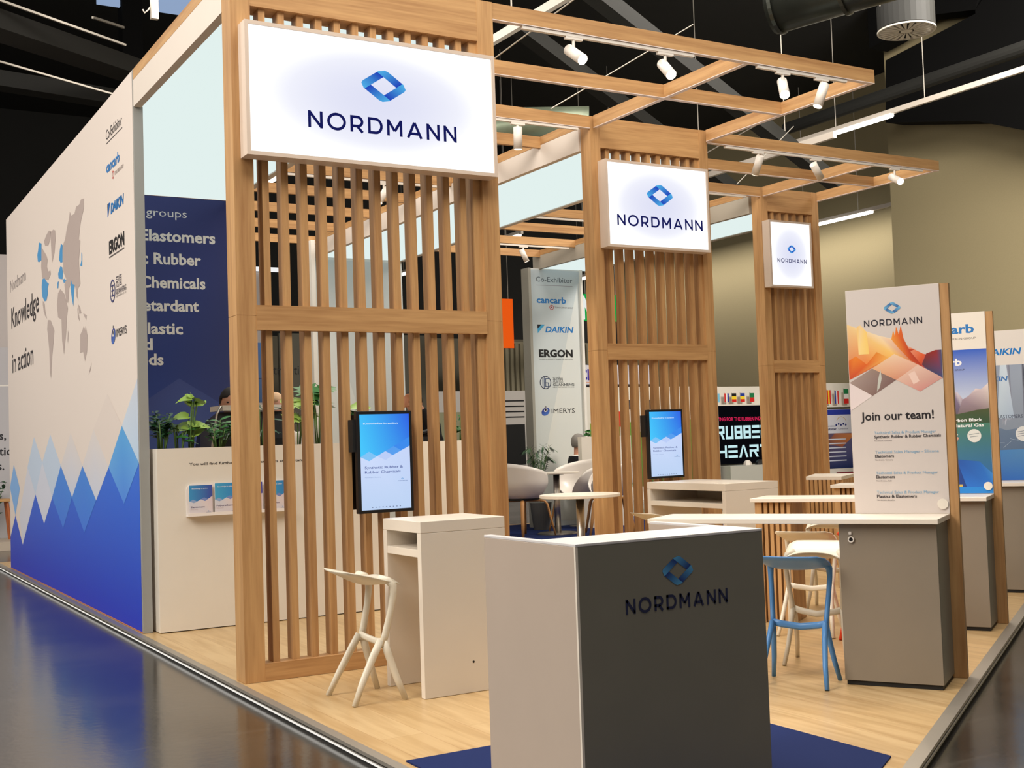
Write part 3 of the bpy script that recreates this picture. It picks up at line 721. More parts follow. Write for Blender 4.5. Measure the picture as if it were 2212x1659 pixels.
    cv.text('冠恒', 12.26, 2.71, .085, S(84, 88, 92), w=.23); cv.text('GUANHENG', 12.26, 2.64, .05, S(70, 74, 78), w=.48, bold=.02); cv.text('NEW MATERIALS CO. LTD', 12.26, 2.605, .02, S(110, 110, 110), w=.48)
    imerys(cv, 12.075, 2.165, .085, 12.21, 2.125, .085, .52)
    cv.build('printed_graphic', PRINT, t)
end_walls()

# ================================================================== SLATTED FRONT FRAMES + SIGNS
def slat_frame(label, x0, x1, y, pw, first, pitch, n, filler, sd=.112):
    t = thing('slat_screen', label, 'slatted screen', ((x0+x1)/2, y, 0), 0, 'slatted oak frames carrying the signs')
    d = .195
    for a, b in ((x0, x0+pw), (x1-pw, x1)):
        pm = MB(); pm.box(a, b, y, y+d, .002, 2.60); pm.box(a, b, y, y+d, 2.603, 5.2)
        pm.box(a+.004, b-.004, y+.004, y+d-.004, 2.595, 2.61)
        pm.build('post', WZ, t)
    B(x0+pw, x1-pw, y+.002, y+d, 4.86, 5.199).build('header_board', WX, t)
    B(x0+pw-.004, x1-pw+.004, y-.006, y+.06, 2.497, 2.676).build('middle_rail', WX, t)
    B(x0+pw, x1-pw, y-.004, y+.13, .002, .125).build('bottom_rail', WX, t)
    up, lo = MB(), MB()
    for k in range(n):
        xa = first+k*pitch
        up.box(xa, xa+.05, y+.03, y+.03+sd, 2.676, 4.86); lo.box(xa, xa+.05, y+.03, y+.03+sd, .125, 2.60)
    up.box(filler, x1-pw, y+.03, y+.16, 2.676, 4.86); lo.box(filler, x1-pw, y+.03, y+.16, .125, 2.60)
    up.build('upper_slats', WZ, t); lo.build('lower_slats', WZ, t)
    return t
slat_frame('widest slatted oak frame, under the big sign at the near left', 2.68, 4.86, 8.39, .148, 2.899, .148, 12, 4.645)
slat_frame('middle slatted oak frame, under the second sign', 7.553, 9.21, 10.97, .128, 7.77, .142, 9, 9.03, .106)
slat_frame('narrowest slatted oak frame, farthest right under the third sign', 12.06, 13.2, 13.23, .128, 12.28, .145, 5, 13.0, .125)

SIGNF = None
def sign_face_mat():
    m = bpy.data.materials.new('sign_face'); m.use_nodes = True; nt = m.node_tree
    nt.nodes.remove(nt.nodes['Principled BSDF'])
    tc = nt.nodes.new('ShaderNodeTexCoord'); mp = nt.nodes.new('ShaderNodeMapping')
    mp.inputs['Location'].default_value = (-.5, -.5, -.5)
    nt.links.new(tc.outputs['Generated'], mp.inputs['Vector'])
    sx = nt.nodes.new('ShaderNodeSeparateXYZ'); nt.links.new(mp.outputs['Vector'], sx.inputs[0])
    # light tubes round the rim: brighter towards the edges of the box
    def sq(o):
        a = nt.nodes.new('ShaderNodeMath'); a.operation = 'MULTIPLY'; nt.links.new(o, a.inputs[0]); nt.links.new(o, a.inputs[1]); return a.outputs[0]
    ad = nt.nodes.new('ShaderNodeMath'); ad.operation = 'ADD'; nt.links.new(sq(sx.outputs[0]), ad.inputs[0]); nt.links.new(sq(sx.outputs[2]), ad.inputs[1])
    cr = nt.nodes.new('ShaderNodeValToRGB')
    cr.color_ramp.elements[0].position = 0.0; cr.color_ramp.elements[0].color = S(224, 226, 246)
    cr.color_ramp.elements[1].position = 0.25; cr.color_ramp.elements[1].color = (1.2, 1.2, 1.2, 1)
    e_ = cr.color_ramp.elements.new(.12); e_.color = S(241, 242, 253)
    nt.links.new(ad.outputs[0], cr.inputs[0])
    e = nt.nodes.new('ShaderNodeEmission'); e.inputs[1].default_value = 1.0
    nt.links.new(cr.outputs[0], e.inputs[0]); nt.links.new(e.outputs[0], nt.nodes['Material Output'].inputs[0])
    return m
SIGNF = sign_face_mat()
FRAMEW = mat('sign_frame', S(206, 188, 172), .45)
def sign(label, x0, x1, yf, z0, z1, tcx, tw, th, tb, dw, dh, dcz):
    t = thing('lightbox_sign', label, 'sign', ((x0+x1)/2, yf, z0), 0, 'illuminated signs on the slatted frames')
    D = .148
    fr = MB(); e = .028
    fr.box(x0, x0+e, yf, yf+D, z0, z1); fr.box(x1-e, x1, yf, yf+D, z0, z1); fr.box(x0+e, x1-e, yf, yf+D, z0, z0+e); fr.box(x0+e, x1-e, yf, yf+D, z1-e, z1)
    fr.box(x0+e, x1-e, yf+.1, yf+D, z0+e, z1-e)
    fr.build('frame', FRAMEW, t)
    B(x0+e, x1-e, yf+.012, yf+.02, z0+e, z1-e).build('lit_face', SIGNF, t)
    cv = Canvas((0, yf+.012, 0), (1, 0, 0), (0, 0, 1), .003)
    cv.strokes('NORDMANN', tcx-tw/2, tb, tw, th, S(24, 28, 92))
    cv.build('lettering', BACKLIT, t)
    cv = Canvas((0, yf+.012, 0), (1, 0, 0), (0, 0, 1), .003)
    cv.diamond(tcx, dcz, dw, dh, S(38, 70, 196), S(84, 184, 242))
    cv.build('logo', BACKLIT, t)
sign('largest lit white sign, over the near slatted frame', 2.735, 4.775, 8.24, 3.73, 4.70, 3.81, 1.22, .125, 3.972, .395, .262, 4.345)
sign('middle lit white sign, over the second slatted frame', 7.635, 9.075, 10.82, 3.73, 4.70, 8.375, 1.2, .122, 3.975, .395, .262, 4.345)
sign('smallest lit white sign, over the farthest slatted frame', 12.07, 12.89, 13.08, 3.73, 4.70, 12.495, .57, .058, 4.09, .175, .13, 4.29)

# ================================================================== RAFTERS + SPOTLIGHTS
def rafters():
    PAINT = mat('white_underside', S(226, 212, 208), .5)
    Z0, Z1, W = 5.06, 5.198, .026
    def xb(t, x0, x1, y, strip=True):
        m = MB(); m.box(x0, x1, y-W, y+W, Z0+.006, Z1)
        k = int((x1-x0)/1.45)
        m.cur = 1; m.box(x0, x1, y-W, y+W, Z0, Z0+.006) if strip else None
        m.build('beam', [WX, PAINT], t)
    def yb(t, x, y0, y1):
        m = MB(); m.box(x-W, x+W, y0+W+.001, y1-W-.001, Z0+.006, Z1-.001); m.cur = 1; m.box(x-W, x+W, y0+W+.001, y1-W-.001, Z0, Z0+.006)
        m.build('beam', [WY, PAINT], t)
    a = thing('pergola', 'oak rafter grid reaching right from the big sign to the second', 'rafters', (7, 9.7, Z0), 0, 'oak rafter grids')
    for y in (8.42, 9.69): xb(a, 4.86, 9.22, y)
    xb(a, 4.86, 7.553, 10.99)
    yb(a, 7.6, 8.42, 9.69); yb(a, 7.6, 9.69, 10.96); yb(a, 9.19, 8.42, 9.69); yb(a, 9.19, 9.69, 10.96)
    b = thing('pergola', 'oak rafter grid reaching right from the second sign to the third', 'rafters', (11.2, 12, Z0), 0, 'oak rafter grids')
    for y in (11.0, 12.1): xb(b, 9.21, 13.2, y)
    xb(b, 9.21, 12.06, 13.25)
    yb(b, 12.1, 11.0, 12.1); yb(b, 12.1, 12.1, 13.22); yb(b, 13.17, 11.0, 12.1); yb(b, 13.17, 12.1, 13.22)
    c = thing('pergola', 'row of oak rafters behind the near slats, between first and second portals', 'rafters', (6.2, 15, Z0), 0, 'oak rafter grids')
    for y in (12.0, 13.05, 14.27, 15.5, 16.76, 18.0, 19.25): xb(c, 4.86, 7.53, y, False)
    for y in (16.76, 18.0, 19.25): xb(c, 2.78, 4.86, y, False)
    d = thing('pergola', 'row of oak rafters over the armchairs, before the co-exhibitor wall', 'rafters', (10.6, 16, Z0), 0, 'oak rafter grids')
    for y in (14.5, 15.7, 16.9, 18.1, 19.3): xb(d, 9.21, 12.03, y, False)
    def track(x0, x1, y, label):
        tag(B(x0, x1, y-.018, y+.018, 5.03, 5.059).build('light_track', LAMPW), label, 'track', 'white lighting tracks under the rafters')
    track(5.15, 6.95, 8.42, 'white track under the front rafter, nearest the big sign')
    track(7.7, 8.85, 8.42, 'white track at the right end of the front rafter')
    track(5.3, 7.4, 10.99, 'white track under the rafter left of the second sign')
    track(9.5, 12.9, 11.0, 'white track under the rafter right of the second sign')
    track(5.0, 7.4, 14.27, 'white track behind the near slats')
    track(9.4, 11.9, 15.7, 'white track over the armchairs, second rafter back')
    track(9.4, 11.9, 18.1, 'white track over the armchairs, farthest rafter')
    track(9.3, 11.8, 13.25, 'white track beside the right edge of the second sign')
rafters()

def spot(label, x, y, d, lit, power, L_=.235, r=.047, zt=5.03):
    t = thing('track_spotlight', label, 'spotlight', (x, y, zt), 0, 'white spotlights on the rafter tracks')
    D = Vector(d).normalized(); c = Vector((x, y, zt-.135))
    B(x-.085, x+.085, y-.017, y+.017, zt-.022, zt).build('adapter', LAMPW, t)
    MB().cyl((x, y, zt-.02), (x, y, zt-.125), .014, n=10).build('stem', LAMPW, t)
    a, b = c-D*L_*.38, c+D*L_*.62
    m = MB(); m.smooth = True; m.cyl(a, b, r, n=24); m.smooth = False
    m.build('lamp_body', LAMPW, t)
    MB().cyl(b-D*.002, b+D*.004, r*.88, n=24).build('lens', LENS if lit else LENSD, t)
    if power:
        l = bpy.data.lights.new('spot_beam', 'SPOT'); l.energy = power; l.color = (1.0, .86, .68); l.spot_size = math.radians(62); l.spot_blend = .6; l.shadow_soft_size = .05
        o = bpy.data.objects.new('spot_beam', l); COL.objects.link(o); o.location = b+D*.02; o.rotation_euler = D.to_track_quat('-Z', 'Y').to_euler()
spot('first spotlight on the front rafter, nearest the big sign, glowing', 5.66, 8.42, (.05, -.75, -.55), True, 230)
spot('second spotlight along the front rafter, glowing', 6.63, 8.42, (-.15, -.7, -.62), True, 230)
spot('third spotlight along the front rafter, pointing straight down and glowing', 8.02, 8.42, (-.4, -.55, -.75), True, 230)
spot('fourth spotlight, at the right end of the front rafter, turned away', 8.52, 8.42, (-.33, .1, -.9), False, 180)
spot('single spotlight left of the second sign, hanging straight down', 6.63, 10.99, (.05, .12, -1), False, 180)
spot('leftmost spotlight on the rafter right of the second sign', 10.02, 11.0, (.05, .5, -.8), False, 220)
spot('middle spotlight on the rafter right of the second sign, tilted right', 10.97, 11.0, (.75, .25, -.62), False, 150)
spot('glowing spotlight at the right end of the second rafter grid', 12.37, 11.0, (-.25, -.85, -.45), True, 220)
spot('tilted spotlight seen between the near slats', 6.55, 14.27, (-.5, -.1, -.75), False, 120)
spot('glowing spotlight over the armchairs, right of the first portal', 11.0, 15.7, (-.35, -.7, -.5), True, 120)
spot('farther spotlight over the armchairs, tilted right', 10.95, 18.1, (.4, -.1, -.9), False, 150)
spot('spotlight just right of the second sign, hanging straight down', 9.75, 13.25, (.0, .1, -1), False, 150)

# ================================================================== FURNITURE
def at_tu(t, u, z=0.0): return (t*TX+u*UX, t*TY+u*UY, z)

# ---- grey reception counter in the front corner
def counter():
    x0, x1, y0, y1, zt = 2.80, 3.835, 4.29, 5.08, 1.203
    t = thing('reception_counter', 'grey fronted reception counter on the navy carpet, nearest the camera', 'counter', ((x0+x1)/2, y0+.3, .008))
    B(x0+.012, x1-.002, y0, y0+.035, .012, zt-.012).build('front_panel', DGREY, t)
    side = mat('counter_side_laminate', S(180, 164, 150), .42)
    B(x0, x0+.04, y0+.012, y1, .012, zt-.012).build('side_panel', side, t, bevel=.002)
    B(x1-.04, x1, y0+.036, y1+.02, .012, zt-.012).build('side_panel', side, t, bevel=.002)
    B(x0, x0+.012, y0, y0+.012, .012, zt-.012).build('corner_edge', WHITE, t)
    tp = mat('counter_top_laminate', S(212, 208, 208), .35)
    m = MB(); m.box(x0, x1, y0-.001, y0+.33, zt-.012, zt); m.box(x0, x0+.04, y0+.33, y1, zt-.012, zt); m.box(x1-.04, x1, y0+.33, y1+.02, zt-.012, zt)
    m.build('top', tp, t, bevel=.002)
    B(x0+.04, x1-.04, y0+.035, y1-.04, .78, .81).build('desk_shelf', side, t)
    cv = Canvas((0, y0, 0), (1, 0, 0), (0, 0, 1)); cv.strokes('NORDMANN', 3.047, .885, .565, .064, S(36, 40, 72), th=.19); cv.build('lettering', PRINT, t)
    cv = Canvas((0, y0, 0), (1, 0, 0), (0, 0, 1)); cv.diamond(3.335, 1.05, .185, .137, S(30, 50, 120), S(84, 158, 206)); cv.build('logo', PRINT, t)
counter()

# ---- white bar tables by the frames
def bar_table(label, x0, x1, y0, y1, zt, zs, hole=True):
    t = thing('bar_table', label, 'table', ((x0+x1)/2, (y0+y1)/2, 0), 0, 'white bar tables beside the slatted frames')
    th = .055
    B(x0, x1, y0, y1, zt-.075, zt).build('tabletop', WHITE, t, bevel=.003)
    B(x0, x1, y0, y0+th, .002, zt-.076).build('end_panel', WHITE, t, bevel=.002)
    B(x0, x1, y1-th, y1, .002, zt-.076).build('end_panel', WHITE, t, bevel=.002)
    B(x0+.002, x1-.002, y0+th+.001, y1-th-.001, zs-.05, zs).build('shelf', WHITE, t, bevel=.002)
    B(x1-.05, x1-.03, y0+th+.001, y1-th-.001, zs, zt-.076).build('back_panel', WHITE, t)
    if hole: MB().cyl((x0+.36, y0-.001, .2), (x0+.36, y0+.004, .2), .008, n=12).build('cable_hole', BLACK, t)
bar_table('white bar table with a cubby, before the near slatted frame', 3.455, 4.085, 7.115, 7.70, 1.139, .955)
bar_table('longer white bar table with a shelf, before the second slatted frame', 7.96, 8.66, 9.42, 10.72, 1.14, .94, False)

# ---- skewed high tables with cabinet and poster board
def high_table(label, u, art, tl=1.93, dt=0.0):
    o = at_tu(-1.25+dt, u)
    t = thing('high_table', label, 'table', o, A_T, 'high white tables along the right edge')
    def LB(*b):
        m = B(*b); w = WM(t); m.v = [w @ v for v in m.v]; return m
    LB(-tl, 0, -.50, -.002, 1.037, 1.07).build('tabletop', WHITE, t, bevel=.003)
    c = LB(-.63, -.02, -.418, -.006, .03, 1.036).build('cabinet', DGREY, t, bevel=.002)
    LB(-.629, -.021, -.436, -.4185, .032, 1.03).build('door', GREY, c, bevel=.0015)
    LB(-.62, -.03, -.42, -.006, .002, .03).build('plinth', BLACKM, c)
    lk = LB(-.565, -.545, -.446, -.435, .965, .985).build('lock', LAMPW, c, bevel=.003)
    w = WM(t)
    r = MB(); n = 18; cc = (-.55, -.437, .935)
    for i in range(n):
        a, b = 2*PI*i/n, 2*PI*(i+1)/n
        vs = [(cc[0]+q*math.cos(g), y, cc[2]+q*math.sin(g)) for y in (-.437, -.449) for q, g in ((.013, a), (.02, a), (.02, b), (.013, b))]
        r.add([w @ Vector(v) for v in vs], [(0, 1, 2, 3), (7, 6, 5, 4), (1, 5, 6, 2), (0, 3, 7, 4)])
    r.build('ring_pull', LAMPW, c)
    MB().cyl(w @ Vector((-.55, -.4365, .935)), w @ Vector((-.55, -.44, .935)), .013, n=16).build('ring_hole', BLACK, c)
    bd = LB(-.61, .058, .002, .066, .002, 2.59).build('poster_board', WZ, t)
    LB(-.612, .0, -.006, .001, 1.071, 2.592).build('white_sheet', PALE, bd)
    cap = MB(); cap.cyl(w @ Vector((-.04, -.007, 1.135)), w @ Vector((-.04, -.018, 1.135)), .034, n=24); cap.build('round_cap', CREAM, bd)
    cv = Canvas(w @ Vector((0, -.0062, 0)), w.to_3x3() @ Vector((1, 0, 0)), (0, 0, 1), .0004)
    art(cv); cv.build('poster_print', PRINT, bd)
    # slatted oak box leg
    leg = LB(-tl+.03, -tl+.09, -.46, -.04, .002, 1.036).build('oak_leg', WZ, t)
    m = MB(); w_ = WM(t)
    for k in range(5): m.box(-tl+.105+k*.05, -tl+.135+k*.05, -.45, -.41, .002, 1.036)
    m.box(-tl+.09, -tl+.335, -.40, -.05, .002, 1.036)
    m.v = [w_ @ v for v in m.v]; m.build('leg_slats', WZ, t)
    return t

def art_team(cv):
    x0, x1, z0, z1 = -.61, -.002, 1.075, 2.588
    cv.poly([(x0, z0), (x1, z0), (x1, z1), (x0, z1)], S(204, 194, 188))
    # sunrise photo behind faceted shapes
    O = [S(206, 84, 34), S(226, 120, 40), S(240, 190, 100), S(226, 208, 180)]
    cv.poly([(x0, 1.98), (-.46, 2.05), (-.305, 2.13), (-.15, 2.05), (x1, 1.96), (x1, 2.10), (-.12, 2.13), (-.30, 2.24), (-.40, 2.27), (x0, 2.36)], [O[0], O[1], O[2], S(196, 70, 30), S(40, 60, 110), S(60, 80, 130), S(220, 90, 40), O[3], S(236, 214, 180), S(228, 196, 140)])
    cv.poly([(-.47, 2.15), (-.54, 2.15), (-.545, 2.34), (-.52, 2.35), (-.48, 2.30)], [S(238, 200, 110), S(240, 210, 140), S(236, 190, 110), S(232, 200, 150), S(240, 200, 110)])
    cv.poly([(-.62+.01, 2.11), (-.56, 2.14), (-.49, 2.08), (-.42, 2.16), (-.35, 2.12), (-.46, 2.05), (x0, 1.98)], [S(214, 100, 30), S(228, 130, 40), S(216, 96, 30), S(220, 130, 40), S(236, 170, 80), S(200, 80, 40), S(190, 70, 40)])
    # figure reaching up on the ridge
    cv.poly([(-.32, 2.24), (-.305, 2.30), (-.295, 2.26), (-.285, 2.325), (-.27, 2.27), (-.255, 2.33), (-.24, 2.24), (-.21, 2.17), (-.17, 2.165), (-.2, 2.15), (-.13, 2.05), (-.2, 2.09), (-.27, 2.17)], [S(228, 150, 60), S(230, 150, 60), S(226, 120, 40), S(226, 120, 40), S(214, 96, 30), S(214, 96, 30), S(206, 90, 30), S(190, 70, 30), S(190, 70, 30), S(180, 60, 30), S(170, 50, 30), S(196, 76, 30), S(224, 130, 50)])
    cv.poly([(-.10, 2.13), (-.04, 2.15), (x1, 2.15), (x1, 1.96), (-.10, 2.02), (-.13, 2.06)], [S(140, 40, 40), S(150, 40, 30), S(70, 76, 110), S(50, 74, 120), S(60, 86, 140), S(90, 50, 60)])
    cv.poly([(x0, 1.96), (-.455, 2.05), (-.30, 1.965), (-.46, 1.865)], [S(160, 140, 132), S(150, 128, 116), S(120, 92, 88), S(130, 104, 96)])
    cv.poly([(-.455, 2.05), (-.305, 2.14), (-.155, 2.06), (-.30, 1.965)], [S(224, 176, 136), S(232, 200, 170), S(222, 170, 146), S(206, 140, 110)])
    cv.poly([(-.30, 1.965), (-.155, 2.06), (x1, 1.965), (-.15, 1.88)], [S(220, 180, 160), S(226, 190, 172), S(200, 150, 140), S(206, 140, 132)])
    cv.poly([(-.40, 2.04), (-.395, 1.98), (-.41, 1.92), (-.43, 1.89), (-.42, 1.97)], S(190, 190, 180)); cv.poly([(-.22, 2.0), (-.18, 2.02), (-.15, 1.95), (-.19, 1.93)], S(232, 200, 186))
    cv.poly([(x0, 1.96), (-.46, 1.865), (x0, 1.77)], [S(220, 206, 204), S(224, 210, 206), S(222, 206, 204)])
    lockup(cv, -.305, 2.335, .38, .044, .12, .085, .03, S(34, 32, 44), S(48, 92, 150), S(110, 176, 212))
    cv.text('Join our team!', -.545, 1.70, .055, S(34, 30, 34), w=.475, bold=.016)
    for z, a, b, c in ((1.605, 'Technical Sales & Product Manager', 'Synthetic Rubber & Rubber Chemicals', 'Nordmann, Germany'), (1.475, 'Technical Sales Manager - Silicone', 'Elastomers', 'Nordmann, Germany'), (1.335, 'Technical Sales & Product Manager', 'Elastomers', 'Nordmann, Italy'), (1.205, 'Technical Sales & Product Manager', 'Plastics & Elastomers', 'Nordmann, Benelux')):
        cv.text(a, -.462, z, .0185, S(126, 170, 200), w=.0121*len(a)); cv.text(b, -.462, z-.027, .0185, S(54, 50, 54), w=.0123*len(b), bold=.02); cv.text(c, -.462, z-.048, .009, S(120, 112, 112), w=.0068*len(c))
def art_lake(cv):
    x0, x1, z0, z1 = -.61, -.002, 1.075, 2.588
    cv.rect(x0, z0, x1, z1, S(226, 218, 206))
    cv.text('cancarb', -.53, 2.42, .07, CCB, w=.44, bold=.03); cv.text('TOKAI CARBON GROUP', -.40, 2.365, .017, S(70, 64, 66), w=.32)
    cv.poly([(x0, 1.75), (x1, 1.75), (x1, 2.28), (x0, 2.28)], [S(206, 214, 222), S(206, 214, 222), S(50, 92, 190), S(46, 86, 186)])
    cv.poly([(x0, 1.72), (-.2, 1.72), (-.19, 1.84), (-.25, 1.93), (-.28, 1.91), (-.33, 1.97), (-.37, 1.92), (-.42, 1.95), (-.47, 1.90), (-.53, 1.96), (x0, 1.86)], [S(96, 88, 104), S(96, 84, 96), S(150, 132, 150), S(206, 196, 206), S(130, 116, 146), S(216, 206, 214), S(124, 112, 146), S(196, 186, 200), S(120, 108, 140), S(190, 180, 196), S(110, 100, 130)])
    cv.poly([(-.26, 1.72), (x1, 1.72), (x1, 1.99), (-.06, 1.94), (-.10, 1.95), (-.16, 1.89), (-.21, 1.86)], [S(110, 96, 100), S(120, 104, 104), S(226, 212, 206), S(200, 184, 186), S(224, 208, 204), S(170, 152, 160), S(150, 132, 144)])
    cv.poly([(x0, 1.70), (-.40, 1.72), (-.45, 1.80), (-.52, 1.82), (x0, 1.78)], [S(206, 170, 150), S(196, 160, 140), S(222, 190, 170), S(214, 184, 168), S(206, 176, 160)])
    cv.poly([(x0, 1.66), (x1, 1.66), (x1, 1.78), (-.1, 1.77), (-.25, 1.74), (-.40, 1.75), (x0, 1.70)], [S(60, 90, 60), S(50, 80, 56), S(76, 84, 50), S(70, 80, 50), S(66, 84, 56), S(76, 90, 60), S(90, 96, 60)])
    cv.poly([(x0, 1.10), (x1, 1.10), (x1, 1.66), (x0, 1.66)], [S(40, 100, 170), S(36, 96, 170), S(70, 120, 100), S(80, 130, 110)])
    cv.text('cancarb', -.55, 2.15, .055, S(236, 236, 236), w=.35, bold=.03); cv.text('TOKAI CARBON GROUP', -.44, 2.105, .014, S(60, 60, 80), w=.26)
    cv.text('Quality', -.47, 2.045, .02, S(60, 80, 120)); cv.text('Sustainability', -.56, 2.0, .02, S(60, 80, 120)); cv.text('Innovation', -.52, 1.955, .02, S(40, 60, 110), bold=.02)
    # paddler in a canoe
    cv.poly([(-.52, 1.10), (-.06, 1.10), (-.30, 1.38), (-.42, 1.38)], [S(30, 60, 130), S(30, 60, 130), S(40, 70, 140), S(30, 56, 120)])
    cv.poly([(-.20, 1.10), (x1, 1.10), (x1, 1.24), (-.10, 1.34), (-.28, 1.36)], [S(40, 110, 200), S(40, 110, 196), S(60, 130, 200), S(40, 100, 180), S(36, 80, 160)])
    cv.poly([(-.60, 1.20), (-.45, 1.22), (-.42, 1.36), (-.46, 1.5), (-.58, 1.5)], [S(180, 60, 70), S(176, 60, 70), S(200, 110, 80), S(220, 170, 90), S(224, 170, 90)])
    cv.poly([(-.47, 1.44), (-.36, 1.47), (-.28, 1.56), (-.25, 1.54), (-.32, 1.43), (-.44, 1.38)], [S(190, 110, 140), S(196, 100, 150), S(206, 150, 130), S(206, 150, 130), S(190, 90, 140), S(180, 100, 120)])
    cv.disc(-.53, 1.56, .045, S(196, 40, 34)); cv.line(-.50, 1.44, -.26, 1.57, .01, S(214, 210, 200))
    cv.text('Carbon Black', -.06, 1.675, .026, S(240, 240, 240), w=.27, bold=.02, align='r'); cv.text('from Natural Gas', -.05, 1.63, .026, S(240, 240, 240), w=.36, bold=.02, align='r')
    cv.disc(-.13, 1.555, .055, S(216, 216, 210)); cv.line(-.17, 1.565, -.09, 1.575, .006, S(140, 150, 150)); cv.line(-.165, 1.545, -.1, 1.553, .006, S(140, 150, 150))
    cv.text('www.cancarb.com', -.31, 1.195, .025, S(236, 236, 236), w=.29, bold=.02, align='r')
    cv.rect(-.38, 1.13, -.24, 1.15, S(200, 170, 90))
    cv.rect(x0, z0, x1, 1.115, S(40, 128, 206)); 
    cv.rect(x0, 1.075, x1, 1.33-.2, S(40, 128, 206))
    for k, w in enumerate((.10, .13, .16, .13, .20)): cv.rect(-.52, 1.09+.0, -.52+.001, 1.091, S(40, 128, 206))
def art_lake2(cv):
    art_lake(cv)
def art_forest(cv):
    x0, x1, z0, z1 = -.61, -.002, 1.075, 2.588
    cv.rect(x0, z0, x1, z1, S(214, 206, 198))
    cv.poly([(-.52, 2.41), (-.44, 2.41), (-.52, 2.33)], S(30, 100, 180)); cv.text('DAIKIN', -.43, 2.345, .06, DKB, w=.36, bold=.03, shear=.2)
    cv.poly([(x0, 1.55), (x1, 1.55), (x1, 2.24), (x0, 2.24)], [S(120, 130, 146), S(130, 140, 154), S(150, 160, 176), S(130, 140, 160)])
    R = random.Random(5)
    for k in range(11):
        xa = x0+R.random()*.56; w = .012+R.random()*.03; c = R.randint(100, 180)
        cv.poly([(xa, 1.62+R.random()*.2), (xa+w, 1.62+R.random()*.2), (xa+w*.8, 2.24), (xa+w*.2, 2.24)], [S(c, c+6, c+20), S(c-20, c-16, c), S(c-30, c-26, c-10), S(c-10, c-6, c+10)], False)
    cv.up_layer()
    cv.poly([(-.33, 1.7), (-.17, 1.7), (-.22, 2.24), (-.28, 2.24)], [S(170, 186, 200), S(160, 176, 196), S(196, 208, 220), S(190, 204, 216)])
    cv.text('DAIKIN', -.50, 2.08, .045, S(60, 110, 170), w=.29, bold=.03, shear=.2)
    cv.text('FLUOROELASTOMERS', -.52, 1.70, .035, S(60, 66, 86), w=.43)
    cv.poly([(x0, 1.36), (x1, 1.36), (x1, 1.62), (-.25, 1.58), (-.45, 1.66), (x0, 1.58)], [S(84, 104, 130), S(84, 104, 130), S(110, 126, 146), S(96, 114, 138), S(120, 132, 150), S(96, 112, 138)])
    for k in range(9):
        xa = x0+k*.065; cv.line(xa, 1.4+R.random()*.1, xa+.08, 1.45+R.random()*.12, .003, S(160, 176, 194))
    cv.poly([(x0, z0), (x1, z0), (x1, 1.39), (x0, 1.37)], [S(34, 84, 160), S(40, 96, 170), S(80, 130, 176), S(50, 110, 176)])
    cv.disc(-.09, 1.54, .075, S(208, 208, 206)); 
    for k in range(3): cv.line(-.145, 1.535+k*.022-.02, -.05, 1.55+k*.022-.02, .006, S(120, 126, 140))
high_table('nearest high white table, its board inviting people to join the team', 8.405, art_team)
high_table('second high white table, its board showing a canoe on a mountain lake', 10.79, art_lake2)
high_table('third high white table, its board showing a grey forest waterfall', 13.2, art_forest, 1.93, .12)
def slat_counter():
    t = thing('slatted_counter', 'low oak slatted counter with white top, far behind the third high table', 'counter', (10.9, 11.3, 0))
    poly = [(10.90, 10.74), (11.75, 11.33), (11.55, 11.85), (10.78, 11.22)]
    MB().prism(poly, 1.03, 1.07).build('top', WHITE, t)
    c = Vector((sum(p[0] for p in poly)/4, sum(p[1] for p in poly)/4))
    q = [tuple(c+(Vector(p)-c)*.9) for p in poly]
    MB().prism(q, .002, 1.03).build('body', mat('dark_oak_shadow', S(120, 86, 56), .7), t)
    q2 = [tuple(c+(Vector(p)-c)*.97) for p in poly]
    m = MB()
    for a, b in ((0, 1), (3, 0)):
        A, Bv = Vector(q2[a]), Vector(q2[b]); n = 8
        for i in range(n):
            p = A.lerp(Bv, (i+.3)/n); d = (Bv-A).normalized()*.02; nn = Vector((-d.y, d.x))
            m.prism([tuple(p-d-nn), tuple(p+d-nn), tuple(p+d+nn), tuple(p-d+nn)], .002, 1.03)
    m.build('slats', WZ, t)
slat_counter()

